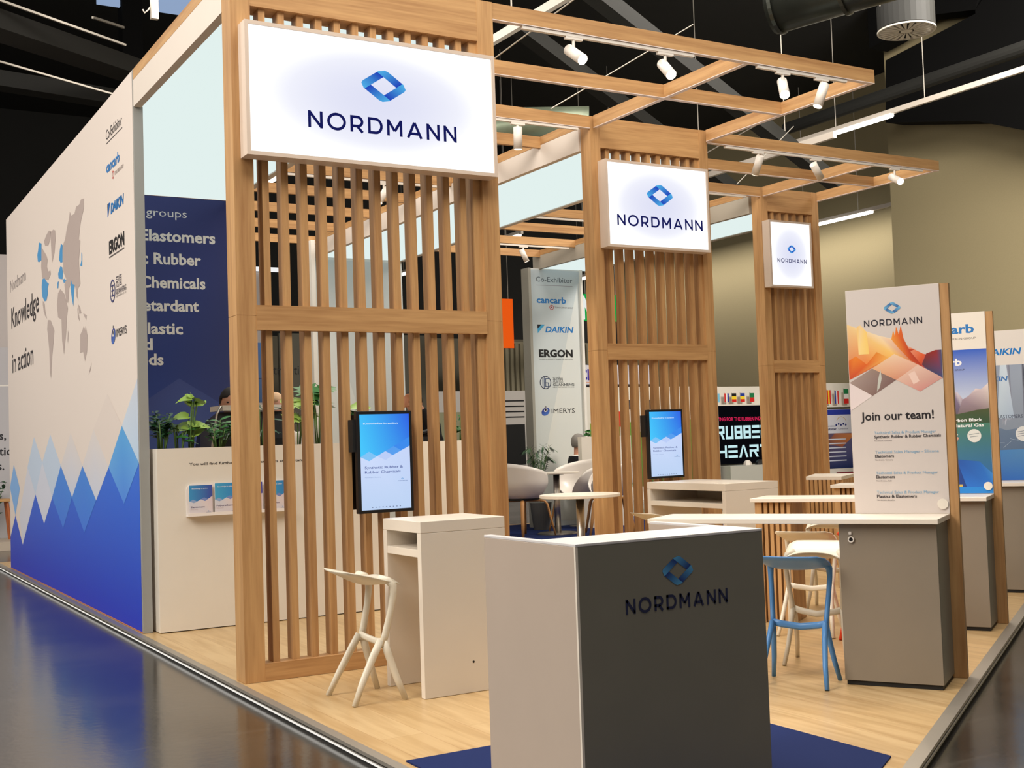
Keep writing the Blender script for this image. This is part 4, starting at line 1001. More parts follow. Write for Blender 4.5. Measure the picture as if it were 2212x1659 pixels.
# ---- bar stools
def stool_proto(name, label, m, group):
    t = thing(name, label, 'stool', (0, 0, 0), 0, group)
    # seat: faceted shell, low at the two struts (+x), rising to a pointed lip (-x)
    nu, nv = 13, 10; top = []; 
    def P(u, v):   # u -1..1 across, v 0 (strut side)..1 (lip)
        hw = .205+.035*v if v < .8 else .233-.035*(v-.8)/.2
        y = u*hw
        x = .165-.36*v+.035*(1-abs(u)**2)*(v > .85)*(-1)*(v-.85)/.15 - .05*(1-u*u)*(1-v)
        z = .79+.055*v**1.5-.016*(1-u*u)*math.sin(PI*min(1, v*1.1))-.045*(abs(u)**3)*(1-v)**2
        return Vector((x, y, z))
    g = [[P(-1+2*i/(nu-1), j/(nv-1)) for i in range(nu)] for j in range(nv)]
    m_ = MB(); m_.smooth = True
    th = Vector((0, 0, -.022))
    vs = [p for r in g for p in r]; vb = []
    for j, r in enumerate(g):
        for i, p in enumerate(r):
            e = .35 if (i in (0, nu-1) or j in (0, nv-1)) else 1
            vb.append(p+th*(e*.9+(1.5*math.sin(PI*(1-j/(nv-1))**1.3)*(1-abs(-1+2*i/(nu-1))**3) if e == 1 else 0)))
    N = nu*nv; fs = []
    for j in range(nv-1):
        for i in range(nu-1):
            a = j*nu+i; fs.append((a, a+1, a+nu+1, a+nu)); fs.append((N+a, N+a+nu, N+a+nu+1, N+a+1))
    ring = [i for i in range(nu)]+[j*nu+nu-1 for j in range(1, nv)]+[(nv-1)*nu+i for i in range(nu-2, -1, -1)]+[j*nu for j in range(nv-2, 0, -1)]
    for k in range(len(ring)):
        a, b = ring[k], ring[(k+1) % len(ring)]; fs.append((b, a, N+a, N+b))
    m_.add(vs+vb, fs); so = m_.build('seat', m, t)
    for s in (-1, 1):
        q = MB(); q.smooth = True
        q.sweep([(.03, s*.165, .785), (.09, s*.187, .768), (.122, s*.196, .735), (.122, s*.197, .68), (.105, s*.19, .58), (.065, s*.178, .42), (.045, s*.175, .35)],
                [(.024, .026), (.026, .026), (.028, .022), (.024, .018), (.022, .017), (.024, .017), (.026, .017)], n=10, flat=(1, 0, 0))
        q.build('strut', m, t)
        for d in (-1, 1):
            q = MB(); q.smooth = True
            q.sweep([(.045+.01*d, s*.175, .39), (.03+.05*d, s*.182, .30), (.01+.12*d, s*.20, .14), (.178*d, s*.222, .002)], [(.026, .018), (.026, .018), (.023, .017), (.019, .015)], n=10, flat=(1, 0, 0))
            q.build('leg', m, t)
    q = MB(); q.smooth = True
    q.sweep([(.045, -.175, .385), (.06, -.12, .372), (.085, 0, .355), (.06, .12, .372), (.045, .175, .385)], (.024, .013), n=8, flat=(0, 0, 1)); q.build('footrest', m, t)
    return t
GS = 'bar stools in three colours'
st_w = stool_proto('bar_stool', 'cream bar stool before the near slatted frame, beside the white bar table', STOOLW, GS)
st_b = stool_proto('bar_stool', 'blue bar stool right of the grey reception counter', STOOLB, GS)
st_r = stool_proto('bar_stool', 'red bar stool mostly hidden by the grey cabinet, right of the cream stools', STOOLR, GS)
def put(o, x, y, rot): o.location = (x, y, 0); o.rotation_euler = (0, 0, rot)
put(st_w, 3.18, 7.425, 0.0)
put(st_b, 5.62, 5.99, A_U)
def more(src, label, p, rot):
    c = copy_tree(src); c['label'] = label; put(c, p[0], p[1], rot)
more(st_w, 'cream bar stool tucked behind the nearest high table, just beyond the blue one', at_tu(-2.2, 8.66), A_U+PI)
more(st_w, 'cream bar stool at the front of the second high table, lip towards the viewer', at_tu(-2.58, 9.85), A_U)
more(st_w, 'cream bar stool behind the second high table, farthest of those under the tabletops', at_tu(-2.72, 11.3), A_U+PI)
more(st_w, 'cream bar stool at the left side of the longer white bar table', (7.74, 10.28, 0), 0.0)
more(st_w, 'cream bar stool hidden left of the blue one, only its corner showing past the counter', at_tu(-2.95, 7.62), A_U)
put(st_r, *at_tu(-2.07, 9.80)[:2], A_U)

# ---- round tables and armchairs
def round_table(label, x, y, r, zt, pole, base):
    t = thing('round_table', label, 'table', (x, y, 0), 0, 'round white tables')
    m = MB(); m.sweep([(x, y, zt-.03), (x, y, zt)], [r, r], n=56); m.build('tabletop', WHITE, t, bevel=.003)
    MB().cyl((x, y, zt-.045), (x, y, zt-.031), r*.32, n=28).build('mounting_plate', BLACKM, t)
    q = MB(); q.smooth = True; q.cyl((x, y, .03), (x, y, zt-.04), pole, n=24); q.build('pole', CHROME, t)
    q = MB(); q.sweep([(x, y, .01), (x, y, .02), (x, y, .034)], [base, base, base*.9], n=48); q.build('base', CHROME, t)
round_table('round white table on a steel pole, before the left post of the second frame', 6.90, 10.45, .415, 1.07, .042, .3)
round_table('round white table on a steel pole between the white armchairs', 11.25, 17.75, .40, 1.07, .055, .36)

def armchair_proto():
    t = thing('armchair', 'white tub armchair on oak legs, left of the far round table', 'chair', (0, 0, 0), 0, 'white tub armchairs with oak legs')
    # shell, back towards -x (opening towards +x)
    na, nh = 40, 9; g = []
    for i in range(na+1):
        a = -1+2*i/na                 # -1..1 round the tub, 0 is the back
        ang = PI+a*math.radians(158)
        k = abs(a)
        rim = .56*(1-max(0, (k-.25)/.75)**1.6)+.03 if k > .25 else .59
        rim = .59-.17*(k/.7)**1.7 if k < .7 else .42-.40*((k-.7)/.3)**1.4
        row = []
        for j in range(nh):
            s = j/(nh-1); z = .02+rim*s
            rr = .20+(.415-.20)*min(1, (z/.24))**.5+.03*z
            if z > .3: rr += .02*(z-.3)
            row.append(Vector((rr*math.cos(ang)*.98, rr*math.sin(ang)*1.02, .64+z)))
        g.append(row)
    m = MB(); m.smooth = True
    vs = [p for r in g for p in r]; fs = []
    for i in range(na):
        for j in range(nh-1):
            a = i*nh+j; fs.append((a, a+1, a+nh+1, a+nh))
    o = len(vs); vs.append(Vector((0, 0, .655)))
    for i in range(na): fs.append((o, i*nh, (i+1)*nh))
    m.add(vs, fs); sh = m.build('shell', SHELLW, t)
    sd = sh.modifiers.new('thickness', 'SOLIDIFY'); sd.thickness = .022; sd.offset = 0
    B(-.2, .2, -.2, .2, .61, .645).build('seat_mount', BLACKM, t)
    for sx in (-1, 1):
        for sy in (-1, 1):
            q = MB(); q.smooth = True
            q.sweep([(sx*.03, sy*.03, .605), (sx*.2, sy*.2, .605), (sx*.255, sy*.255, .59), (sx*.285, sy*.285, .54), (sx*.33, sy*.33, .27), (sx*.375, sy*.375, .012)],
                    [(.03, .018), (.034, .02), (.036, .022), (.036, .022), (.032, .02), (.024, .016)], n=8, flat=(-sy, sx, 0))
            q.build('leg', mat('oak_leg_wood', S(176, 124, 70), .5), t)
    return t
ac = armchair_proto()
def put_chair(o, x, y, rot): o.location = (x, y, .009); o.rotation_euler = (0, 0, rot)
put_chair(ac, 10.55, 17.72, math.radians(12))
for lab, x, y, r in (('white tub armchair right of the far round table, half hidden by the second frame', 11.76, 16.92, math.radians(152)),
                     ('white tub armchair behind the far round table, its back toward the end wall', 11.84, 17.98, math.radians(192))):
    c = copy_tree(ac); c['label'] = lab; put_chair(c, x, y, r)

# ---- portrait screens on the slats
def screen_art(cv, w, h):
    a, b = S(84, 206, 250), S(46, 96, 226)
    cv.poly([(0, h*.45), (w, h*.45), (w, h), (0, h)], [S(76, 206, 255), S(60, 140, 236), S(52, 98, 228), S(70, 190, 250)])
    cv.poly([(0, 0), (w, 0), (w, h*.66), (w*.65, h*.565), (w*.5, h*.61), (w*.33, h*.56), (w*.17, h*.51), (0, h*.555)], [S(190, 212, 244), S(190, 212, 244), S(200, 214, 250), S(200, 216, 250), S(206, 220, 252), S(206, 220, 252), S(206, 220, 252), S(206, 220, 252)])
    cv.poly([(0, h*.555), (w*.17, h*.61), (w*.33, h*.56), (w*.17, h*.51)], S(130, 196, 246)); cv.poly([(w*.5, h*.61), (w*.67, h*.66), (w*.82, h*.615), (w*.65, h*.565)], S(90, 160, 240))
    cv.poly([(w*.82, h*.615), (w*.67, h*.66), (w, h*.755), (w, h*.66)], S(64, 140, 238)); cv.poly([(w*.5, h*.61), (w*.33, h*.56), (w*.5, h*.515), (w*.65, h*.565)], S(188, 206, 248))
    cv.text('Knowledge in action', w*.07, h*.895, h*.018, S(200, 226, 252), w=w*.70, bold=.03)
    cv.text('Synthetic Rubber &', w*.08, h*.43, h*.026, S(70, 84, 150), w=w*.77, bold=.008); cv.text('Rubber Chemicals', w*.08, h*.382, h*.026, S(70, 84, 150), w=w*.72, bold=.008)
    cv.text('Nordmann, Germany', w*.08, h*.335, h*.010, S(130, 150, 196), w=w*.32)
    cv.strokes('NORDMANN', w*.74, h*.288, w*.19, h*.008, S(60, 90, 150)); cv.diamond(w*.83, h*.314, w*.05, h*.018)
    for k in range(9): cv.rect(w*(.2+.07*k), h*.022, w*(.225+.07*k), h*.03, S(110, 120, 150), False)
def tv(label, x0, x1, z0, z1, yf, depth=.05, front=True):
    t = thing('display_screen', label, 'screen', ((x0+x1)/2, yf, z0), 0, 'portrait screens on the slatted frames')
    e = .024
    B(x0, x1, yf, yf+depth, z0, z1).build('housing', BLACK, t, bevel=.004)
    B(x0-.02, x0+.03, yf+.03, yf+.115, z1-.30, z1-.06).build('speaker_bar', BLACKM, t)
    B((x0+x1)/2-.1, (x0+x1)/2+.1, yf+depth, yf+.113, (z0+z1)/2-.1, (z0+z1)/2+.1).build('wall_bracket', BLACKM, t)
    if front:
        cv = Canvas((x0+e, yf, z0+e), (1, 0, 0), (0, 0, 1), .001); screen_art(cv, x1-x0-2*e, z1-z0-2*e); cv.build('picture', SCREEN, t)
    return t
tv('portrait screen on the near slatted frame, above the white bar table', 3.535, 3.985, 1.142, 1.897, 8.30)
tv('portrait screen on the second slatted frame, above the longer bar table', 8.115, 8.605, 1.165, 1.932, 10.87)
t = thing('display_screen', 'dark back of a screen behind the near slats, left of the lit one', 'screen', (3.75, 8.60, 1.1), 0)
B(3.545, 3.99, 8.585, 8.635, 1.16, 1.88).build('housing', BLACK, t, bevel=.004)
B(3.66, 3.86, 8.534, 8.585, 1.4, 1.6).build('wall_bracket', BLACKM, t)

# ---- planters, brochure rack
def leaf_shape(kind):
    if kind == 'lance': return [(0, 0), (.10, .18), (.14, .42), (.11, .7), (0, 1.0), (-.11, .7), (-.14, .42), (-.10, .18)]
    if kind == 'heart': return [(0, 0), (.22, -.10), (.42, .10), (.44, .38), (.27, .72), (0, 1.0), (-.27, .72), (-.44, .38), (-.42, .10), (-.22, -.10)]
    if kind == 'split': return [(0, 0), (.2, -.12), (.42, .02), (.26, .16), (.5, .22), (.30, .34), (.5, .46), (.27, .54), (.40, .70), (.16, .74), (0, 1.0), (-.16, .74), (-.40, .70), (-.27, .54), (-.5, .46), (-.30, .34), (-.5, .22), (-.26, .16), (-.42, .02), (-.2, -.12)]
    return [(0, 0), (.03, .3), (.022, .7), (0, 1.0), (-.022, .7), (-.03, .3)]
def add_leaf(m, base, d, up, L_, kind, droop=.25, fold=.15):
    d = Vector(d).normalized(); side = d.cross(Vector(up)).normalized(); n = side.cross(d).normalized()
    pts = leaf_shape(kind); o = len(m.v); b = Vector(base)
    mid = [Vector((0, y)) for _, y in pts]
    def place(x, y): return b+d*(y*L_)+side*(x*L_)+n*(abs(x)*fold*L_)-Vector((0, 0, 1))*(droop*L_*y*y)
    c = len(m.v); m.v.append(place(0, .45))
    for p in pts: m.v.append(place(*p))
    k = len(pts)
    for i in range(k): m.f.append([c, c+1+i, c+1+(i+1) % k]); m.mi.append(m.cur); m.sm.append(True)
def plant(label, name, x, y, z0, h, spread, kind, lm_, nl, lsize, stems, seed, cat='plant', group='plants in the planters'):
    R = random.Random(seed); t = thing(name, label, cat, (x, y, z0), 0, group)
    lf, sm = MB(), MB(); sm.smooth = True
    for i in range(stems):
        a = R.random()*2*PI; lean = spread*(.3+.7*R.random()); hh = h*(.55+.45*R.random())
        p0 = Vector((x+.03*math.cos(a), y+.03*math.sin(a), z0-.01)); p2 = Vector((x+lean*math.cos(a), y+lean*math.sin(a)*.7, z0+hh)); p1 = (p0+p2)/2+Vector((0, 0, hh*.18))
        sm.sweep([p0, p1, p2], [.008, .007, .004], n=5)
        k = max(1, nl//stems)
        for j in range(k):
            s = 1 if k == 1 else .35+.65*j/(k-1); q = p0.lerp(p1, s*2) if s < .5 else p1.lerp(p2, s*2-1)
            if kind == 'lance' and nl/stems > 4: an = (a+PI/2)+(PI if j % 2 else 0)+R.uniform(-.5, .5); el = .5
            else: an = R.random()*2*PI; el = R.uniform(-.1, .7)
            dv = (math.cos(an), math.sin(an)*.8, el)
            add_leaf(lf, q, dv, (R.uniform(-.3, .3), -.6, 1), lsize*(.7+.5*R.random()), kind, R.uniform(.1, .5), R.uniform(.05, .3))
    sm.build('stem', STEM, t); lf.build('foliage', lm_, t)
    return t
def planter(label, x0, x1, y0, y1, zt):
    t = thing('planter_box', label, 'planter', ((x0+x1)/2, (y0+y1)/2, 0), 0, 'tall cream planter walls')
    m = MB(); w = .03
    m.box(x0, x1, y0, y0+w, .009, zt); m.box(x0, x1, y1-w, y1, .009, zt); m.box(x0, x0+w, y0+w, y1-w, .009, zt); m.box(x1-w, x1, y0+w, y1-w, .009, zt)
    m.build('box', CREAM, t)
    B(x0+w, x1-w, y0+w, y1-w, zt-.35, zt-.012).build('soil', SOIL, t)
    return t
pl = planter('tall cream planter wall with brochures, right of the map wall', 2.80, 5.10, 11.2, 11.62, 1.675)
cv = Canvas((0, 11.2, 0), (1, 0, 0), (0, 0, 1))
cv.text('You will find further detailed documents at the stand', 3.093, 1.512, .024, S(50, 46, 46), w=1.12, bold=.012)
cv.build('lettering', PRINT, pl)
PX = [(2.90, .36, .11, 'lance', LEAFD, 90, .13, 9, 'dense dark glossy plant at the left end of the near planter', 'glossy_plant'),
      (3.16, .54, .15, 'heart', LEAFL, 14, .18, 6, 'tall plant with lime leaves on thin stems in the near planter', 'philodendron'),
      (3.06, .30, .10, 'lance', LEAFM, 10, .15, 5, 'small mid green plant between the dark and the lime one', 'peace_lily'),
      (3.44, .27, .16, 'lance', LEAFM, 70, .11, 10, 'low bushy bright plant left of the near frame', 'aralia'),
      (3.60, .20, .12, 'heart', LEAFD, 8, .13, 5, 'low dark plant behind the left post of the near frame', 'philodendron'),
      (3.86, .40, .10, 'blade', LEAFD, 26, .34, 9, 'grassy plant of narrow leaves behind the first slats', 'grass_plant'),
      (4.22, .42, .16, 'split', LEAFL, 8, .22, 5, 'light green split leaf plant behind the third slat', 'monstera'),
      (4.45, .52, .14, 'split', LEAFM, 9, .27, 5, 'tall dark split leaf plant behind the fourth slat', 'monstera'),
      (4.76, .40, .16, 'split', LEAFM, 9, .20, 6, 'split leaf plant behind the sixth slat, above the screen edge', 'monstera'),
      (4.98, .40, .10, 'heart', LEAFL, 8, .14, 4, 'pale leafed plant at the right end of the near planter', 'philodendron')]
for i, (x, h, sp, k, m, nl, ls, stn, lab, nm) in enumerate(PX):
    plant(lab, nm, x, 11.41, 1.663, h, sp, k, m, nl, ls, stn, 20+i)

def brochure_rack():
    t = thing('brochure_rack', 'white rounded brochure rack mounted on the near planter wall', 'rack', (3.54, 11.15, 1.05))
    x0, x1, z0, z1, y = 3.055, 4.03, 1.045, 1.345, 11.197
    pts = [(x0, z0)]
    r = .07
    pts = [(x0, z0), (x1, z0), (x1, z1-r)]+[(x1-r+r*math.cos(a), z1-r+r*math.sin(a)) for a in [PI/2*i/6 for i in range(1, 7)]]+[(x0+r+r*math.cos(a), z1-r+r*math.sin(a)) for a in [PI/2+PI/2*i/6 for i in range(0, 7)]]
    m = MB(); n = len(pts)
    vs = [(p[0], y-.012, p[1]) for p in pts]+[(p[0], y, p[1]) for p in pts]
    m.add(vs, [tuple(range(n)), tuple(reversed(range(n, 2*n)))]+[(i, n+i, n+(i+1) % n, (i+1) % n) for i in range(n)])
    wp = mat('white_rack', S(236, 228, 222), .35)
    m.build('back_plate', wp, t)
    B(x0, x1, y-.075, y-.0125, z0, z0+.012).build('ledge', wp, t)
    B(x0, x1, y-.075, y-.069, z0+.012, z0+.03).build('lip', wp, t)
    return y
yb_ = brochure_rack()
def brochure(label, x, z, w, h, title, hue):
    o = MB(); 
    y1 = 11.172; y0 = y1-.02
    t = thing('brochure', label, 'brochure', (x+w/2, y1, z), 0, 'brochures in the white rack')
    B(x, x+w, y0, y1, z, z+h).build('pages', mat('brochure_paper', S(224, 214, 210), .5), t)
    cv = Canvas((x, y0, z), (1, 0, 0), (0, 0, 1), .0006)
    a, b = (S(66, 148, 200), S(66, 76, 160)) if hue == 0 else ((S(72, 164, 206), S(56, 130, 196)) if hue == 1 else (S(84, 100, 190), S(70, 76, 166)))
    cv.poly([(0, h*.42), (w, h*.42), (w, h), (0, h)], [a, b, b, a])
    cv.poly([(0, 0), (w, 0), (w, h*.62), (w*.68, h*.45), (w*.5, h*.52), (w*.22, h*.40), (0, h*.46)], [S(224, 212, 210), S(220, 206, 204), S(214, 196, 206), S(222, 208, 208), S(214, 210, 216), S(210, 208, 216), S(206, 208, 220)])
    cv.poly([(w*.0, h*.46), (w*.16, h*.52), (w*.33, h*.46), (w*.2, h*.40)], S(140, 166, 206)); cv.poly([(w*.5, h*.52), (w*.64, h*.58), (w*.8, h*.52), (w*.68, h*.45)], S(120, 140, 196))
    cv.text('Knowledge in action', w*.12, h*.87, h*.035, S(222, 228, 240), w=w*.68, bold=.02)
    cv.text(title, w*.06, h*.235, h*.05, S(76, 60, 100), w=w*min(.8, .06*len(title)), bold=.02); cv.text('Product overview', w*.06, h*.17, h*.022, S(170, 120, 120), w=w*.3)
    cv.strokes('NORDMANN', w*.72, h*.06, w*.2, h*.018, S(90, 100, 140)); cv.diamond(w*.82, h*.11, w*.06, h*.035)
    cv.build('cover', PRINT, t)
brochure('brochure at the left end of the rack, dark blue corner on its cover', 3.075, 1.058, .215, .27, 'Elastomers', 0)
brochure('second brochure in the rack, sky blue cover beside the frame post', 3.315, 1.058, .215, .28, 'Polyurethane', 1)
brochure('third brochure in the rack, violet blue cover just right of the post', 3.555, 1.058, .215, .275, 'Plastics', 2)
brochure('brochure at the right end of the rack, sky blue cover', 3.80, 1.058, .205, .28, 'Composites', 1)

# ---- coffee machine behind the planter
def coffee_machine():
    t = thing('coffee_machine', 'black coffee machine with white top bars behind the near planter', 'coffee machine', (4.1, 12.7, 1.2))
    x0, x1, y0, y1 = 3.72, 4.52, 12.45, 12.95
    m = MB()
    prof = [(y0+.02, 1.2), (y1, 1.2), (y1, 1.95), (y0+.06, 2.04), (y0, 1.75)]
    n = len(prof); vs = [(x0+.04, p[0], p[1]) for p in prof]+[(x1-.04, p[0], p[1]) for p in prof]
    m.add(vs, [tuple(range(n)), tuple(reversed(range(n, 2*n)))]+[(i, n+i, n+(i+1) % n, (i+1) % n) for i in range(n)])
    m.build('body', BLACK, t)
    for x in (x0, x1):
        s = 1 if x == x0 else -1
        q = MB(); q.smooth = True; q.sweep([(x-.05*s, y0, 1.22), (x-.04*s, y0-.02, 1.7), (x+.02*s, y0, 2.02), (x+.07*s, y0+.03, 2.10)], (.012, .02), n=8); q.build('side_frame', CHROME, t)
        B(x-.015, x+.03, y0+.03, y1, 1.2, 1.9).build('side_panel', BLACK, t)
    B(x0+.08, x1-.08, y0-.005, y1-.05, 2.055, 2.11).build('cup_tray', WHITE, t)
    bar_ = B(2.95, 5.0, 12.3, 13.0, .002, 1.2).build('service_counter', CREAM); tag(bar_, 'cream back counter under the coffee machine, behind the near planter', 'counter')
coffee_machine()
pl2 = planter('cream planter wall seen between the right slats, past the lit screen', 6.06, 7.08, 12.6, 13.0, 1.665)
for i, (x, h, sp, k, m, nl, ls, stn, lab) in enumerate([(6.75, .42, .16, 'heart', LEAFM, 14, .12, 6, 'leafy plant with white blooms near the right post of the near frame')]):
    plant(lab, 'spathiphyllum', x, 12.8, 1.653, h, sp, k, m, nl, ls, stn, 60+i)
t = thing('telephone', 'black desk phone on the planter wall past the lit screen', 'phone', (6.3, 12.75, 1.665))
MB().sweep([(6.14, 12.75, 1.69), (6.2, 12.75, 1.75), (6.32, 12.75, 1.78), (6.4, 12.75, 1.72)], (.03, .03), n=8).build('handset', BLACK, t)
B(6.24, 6.42, 12.68, 12.84, 1.667, 1.72).build('base', BLACK, t); B(6.30, 6.36, 12.675, 12.68, 1.70, 1.745).build('display', mat('phone_display', S(120, 120, 140), .3), t)
planter('short cream planter wall hiding the seated man, left of the second frame', 12.2, 13.3, 18.36, 18.48, 1.66)
plant('low sprig of leaves on the short planter wall beside the second frame', 'trailing_plant', 12.42, 18.42, 1.648, .14, .06, 'heart', LEAFM, 8, .1, 4, 71)
def palm():
    x, y = 11.58, 18.83
    t = thing('potted_palm', 'feathery potted palm before the co-exhibitor wall, left of the seated man', 'plant', (x, y, 0))
    MB().sweep([(x, y, .01), (x, y, .3), (x, y, .5)], [.14, .18, .2], n=24).build('pot', mat('pot_grey', S(90, 90, 88), .6), t)
    MB().cyl((x, y, .47), (x, y, .49), .185, n=24).build('soil', SOIL, t)
    R = random.Random(4); st, lf = MB(), MB()
    for i in range(13):
        a = 2*PI*i/13+R.uniform(-.2, .2); rr = R.uniform(.22, .34); h = R.uniform(.75, 1.12)
        pts = [Vector((x, y, .48)), Vector((x+.3*rr*math.cos(a), y+.25*rr*math.sin(a), .48+h*.62)), Vector((x+.7*rr*math.cos(a), y+.5*rr*math.sin(a), .48+h*.95)), Vector((x+rr*math.cos(a), y+.6*rr*math.sin(a), .48+h*.9))]
        st.sweep(pts, [.009, .007, .005, .003], n=5)
        for k in range(16):
            s = .35+.65*k/15; i0 = min(2, int(s*3)); q = pts[i0].lerp(pts[i0+1], s*3-i0); d = (pts[i0+1]-pts[i0]).normalized()
            for sg in (-1, 1):
                sd = d.cross(Vector((0, 0, 1))).normalized()*sg
                add_leaf(lf, q, sd*.8+d*.7+Vector((0, 0, .1)), (0, 0, 1), .20*(1.1-.5*s), 'blade', .35, .1)
    st.build('stem', STEM, t); lf.build('foliage', LEAFP, t)
palm()

# ================================================================== PEOPLE
def person(label, x, y, rot, H, shirt, trousers, hair, pose='stand', vest=None, z0=0.0, bald=False):
    t = thing('person', label, 'person', (x, y, z0), rot)
    M = WM(t); k = H
    def finish(mb, name, m, parent, vox=.02):
        mb.v = [M @ v for v in mb.v]
        o = mb.build(name, m, parent, smooth=True)
        rm = o.modifiers.new('fuse', 'REMESH'); rm.mode = 'VOXEL'; rm.voxel_size = vox; rm.use_smooth_shade = True
        sm = o.modifiers.new('soften', 'SMOOTH'); sm.factor = .5; sm.iterations = 4
        return o
    seated = pose == 'sit'
    dz = -.26*k if seated else 0
    hip, sh, ch = .53*k+dz, .82*k+dz, .865*k+dz
    head = Vector((0, -.012*k, .932*k+dz))
    b = MB(); b.smooth = True
    # face -y
    b.ball(head, .046*k, .056*k, .068*k, 18, 12)
    b.ball(head+Vector((0, -.035*k, -.03*k)), .034*k, .03*k, .036*k)
    b.sweep([head+Vector((0, -.05*k, .006*k)), head+Vector((0, -.066*k, -.014*k)), head+Vector((0, -.05*k, -.018*k))], [.006*k, .010*k, .008*k], n=8)
    for s in (-1, 1): b.ball(head+Vector((s*.048*k, .004*k, -.006*k)), .008*k, .012*k, .018*k, 8, 6)
    b.sweep([(0, .008*k, ch+.03*k), (0, .006*k, sh)], [.03*k, .036*k], n=12)
    b.sweep([(0, .0, sh+.012*k), (0, .0, sh-.05*k), (0, .0, .66*k+dz), (0, .0, hip)], [(.05*k, .06*k), (.115*k, .058*k), (.092*k, .056*k), (.1*k, .06*k)], n=18, flat=(1, 0, 0))
    arms = {}
    for s in (-1, 1):
        S_ = Vector((s*.118*k, .0, sh-.025*k))
        if pose == 'camera': E_ = Vector((s*.16*k, -.09*k, sh-.14*k)); W_ = Vector((s*.055*k, -.13*k, head.z-.03*k)); HD = Vector((-s*.5, -.25, .8))
        elif pose == 'work': E_ = Vector((s*.155*k, -.02*k, sh-.19*k)); W_ = Vector((s*.10*k, -.16*k, sh-.24*k)); HD = Vector((-s*.2, -1, -.1))
        elif seated: E_ = Vector((s*.15*k, -.03*k, sh-.19*k)); W_ = Vector((s*.09*k, -.17*k, sh-.25*k)); HD = Vector((-s*.2, -1, -.1))
        else: E_ = Vector((s*.145*k, .01*k, sh-.20*k)); W_ = Vector((s*.155*k, -.03*k, sh-.37*k)); HD = Vector((0, -.2, -1))
        HD.normalize(); arms[s] = (S_, E_, W_)
        b.sweep([S_, E_, W_], [.034*k, .026*k, .017*k], n=10)
        side = HD.cross(Vector((0, 1, 0) if abs(HD.y) < .8 else (0, 0, 1))).normalized()
        pc = W_+HD*.035*k
        b.sweep([W_, pc, W_+HD*.06*k], [(.016*k, .012*k), (.024*k, .011*k), (.022*k, .009*k)], n=8, flat=side)
        curl = Vector((0, -1, 0)) if abs(HD.y) < .8 else Vector((0, 0, -1))
        for f, ln_ in ((-1.5, .036), (-.5, .044), (.5, .042), (1.5, .032)):
            p = W_+HD*.058*k+side*(f*.011*k)
            b.sweep([p, p+HD*ln_*.5*k, p+HD*ln_*.9*k+curl*.014*k], [.0062*k, .0058*k, .0048*k], n=6)
        p = W_+HD*.02*k+side*(s*.02*k)
        b.sweep([p, p+(HD*.6+side*s)*.022*k, p+(HD+side*s*.8)*.036*k], [.008*k, .007*k, .0055*k], n=6)
    legs = {}
    for s in (-1, 1):
        if seated: P = [Vector((s*.05*k, 0, hip)), Vector((s*.06*k, -.24*k, hip-.005*k)), Vector((s*.06*k, -.25*k, .03*k))]
        else: P = [Vector((s*.05*k, 0, hip)), Vector((s*.055*k, -.005*k, .28*k)), Vector((s*.06*k, .01*k, .035*k))]
        legs[s] = P
        b.sweep(P, [.05*k, .034*k, .022*k], n=12)
    body = finish(b, 'body', SKIN, t, .016)
    # face details
    ey = MB()
    for s in (-1, 1): ey.ball(head+Vector((s*.018*k, -.056*k, .004*k)), .006*k, .004*k, .004*k, 8, 6)
    ey.v = [M @ v for v in ey.v]; ey.build('eyes', BLACK, t)
    mo = MB(); mo.sweep([head+Vector((-.014*k, -.06*k, -.034*k)), head+Vector((0, -.065*k, -.036*k)), head+Vector((.014*k, -.06*k, -.034*k))], .003*k, n=6); mo.v = [M @ v for v in mo.v]; mo.build('mouth', mat('lips', S(150, 84, 76), .5), t)
    hm = MB(); hm.smooth = True
    c = head+Vector((0, .012*k, .012*k)); n0 = len(hm.v)
    hm.ball(c, .05*k, .056*k, .064*k, 20, 14)
    keep = []
    for f in hm.f:
        ce = sum((hm.v[i] for i in f), Vector())/len(f)-c
        if ce.z > (.012*k if ce.y < -.01*k else -.035*k) and not (bald and ce.z > .034*k): keep.append(f)
    hm.f = keep; hm.mi = [0]*len(keep); hm.sm = [True]*len(keep)
    hm.v = [M @ v for v in hm.v]
    ho = hm.build('hair', mat('hair_'+hair[0], hair[1], .7, var=.3), t); sd = ho.modifiers.new('thick', 'SOLIDIFY'); sd.thickness = .012*k; sd.offset = 0
    g = .008*k
    c_ = MB(); c_.smooth = True
    c_.sweep([(0, 0, sh+.022*k), (0, .0, sh+.004*k), (0, .0, sh-.05*k), (0, .0, .66*k+dz), (0, .0, hip-.01*k)], [(.046*k, .05*k), (.09*k+g, .058*k+g), (.118*k+g, .06*k+g), (.096*k+g, .06*k+g), (.102*k+g, .064*k+g)], n=20, flat=(1, 0, 0))
    for s in (-1, 1):
        S_, E_, W_ = arms[s]; c_.sweep([S_, E_, E_.lerp(W_, .93)], [.034*k+g*1.3, .028*k+g, .019*k+g], n=12)
    finish(c_, 'shirt', shirt, t)
    if vest:
        v_ = MB(); v_.smooth = True
        v_.sweep([(0, .012*k, sh+.012*k), (0, .012*k, sh-.05*k), (0, .008*k, .66*k+dz), (0, .008*k, hip+.02*k)], [(.09*k, .066*k), (.122*k+g, .068*k+g), (.102*k+g, .066*k+g), (.108*k+g, .07*k+g)], n=20, flat=(1, 0, 0))
        finish(v_, 'vest', vest, t)
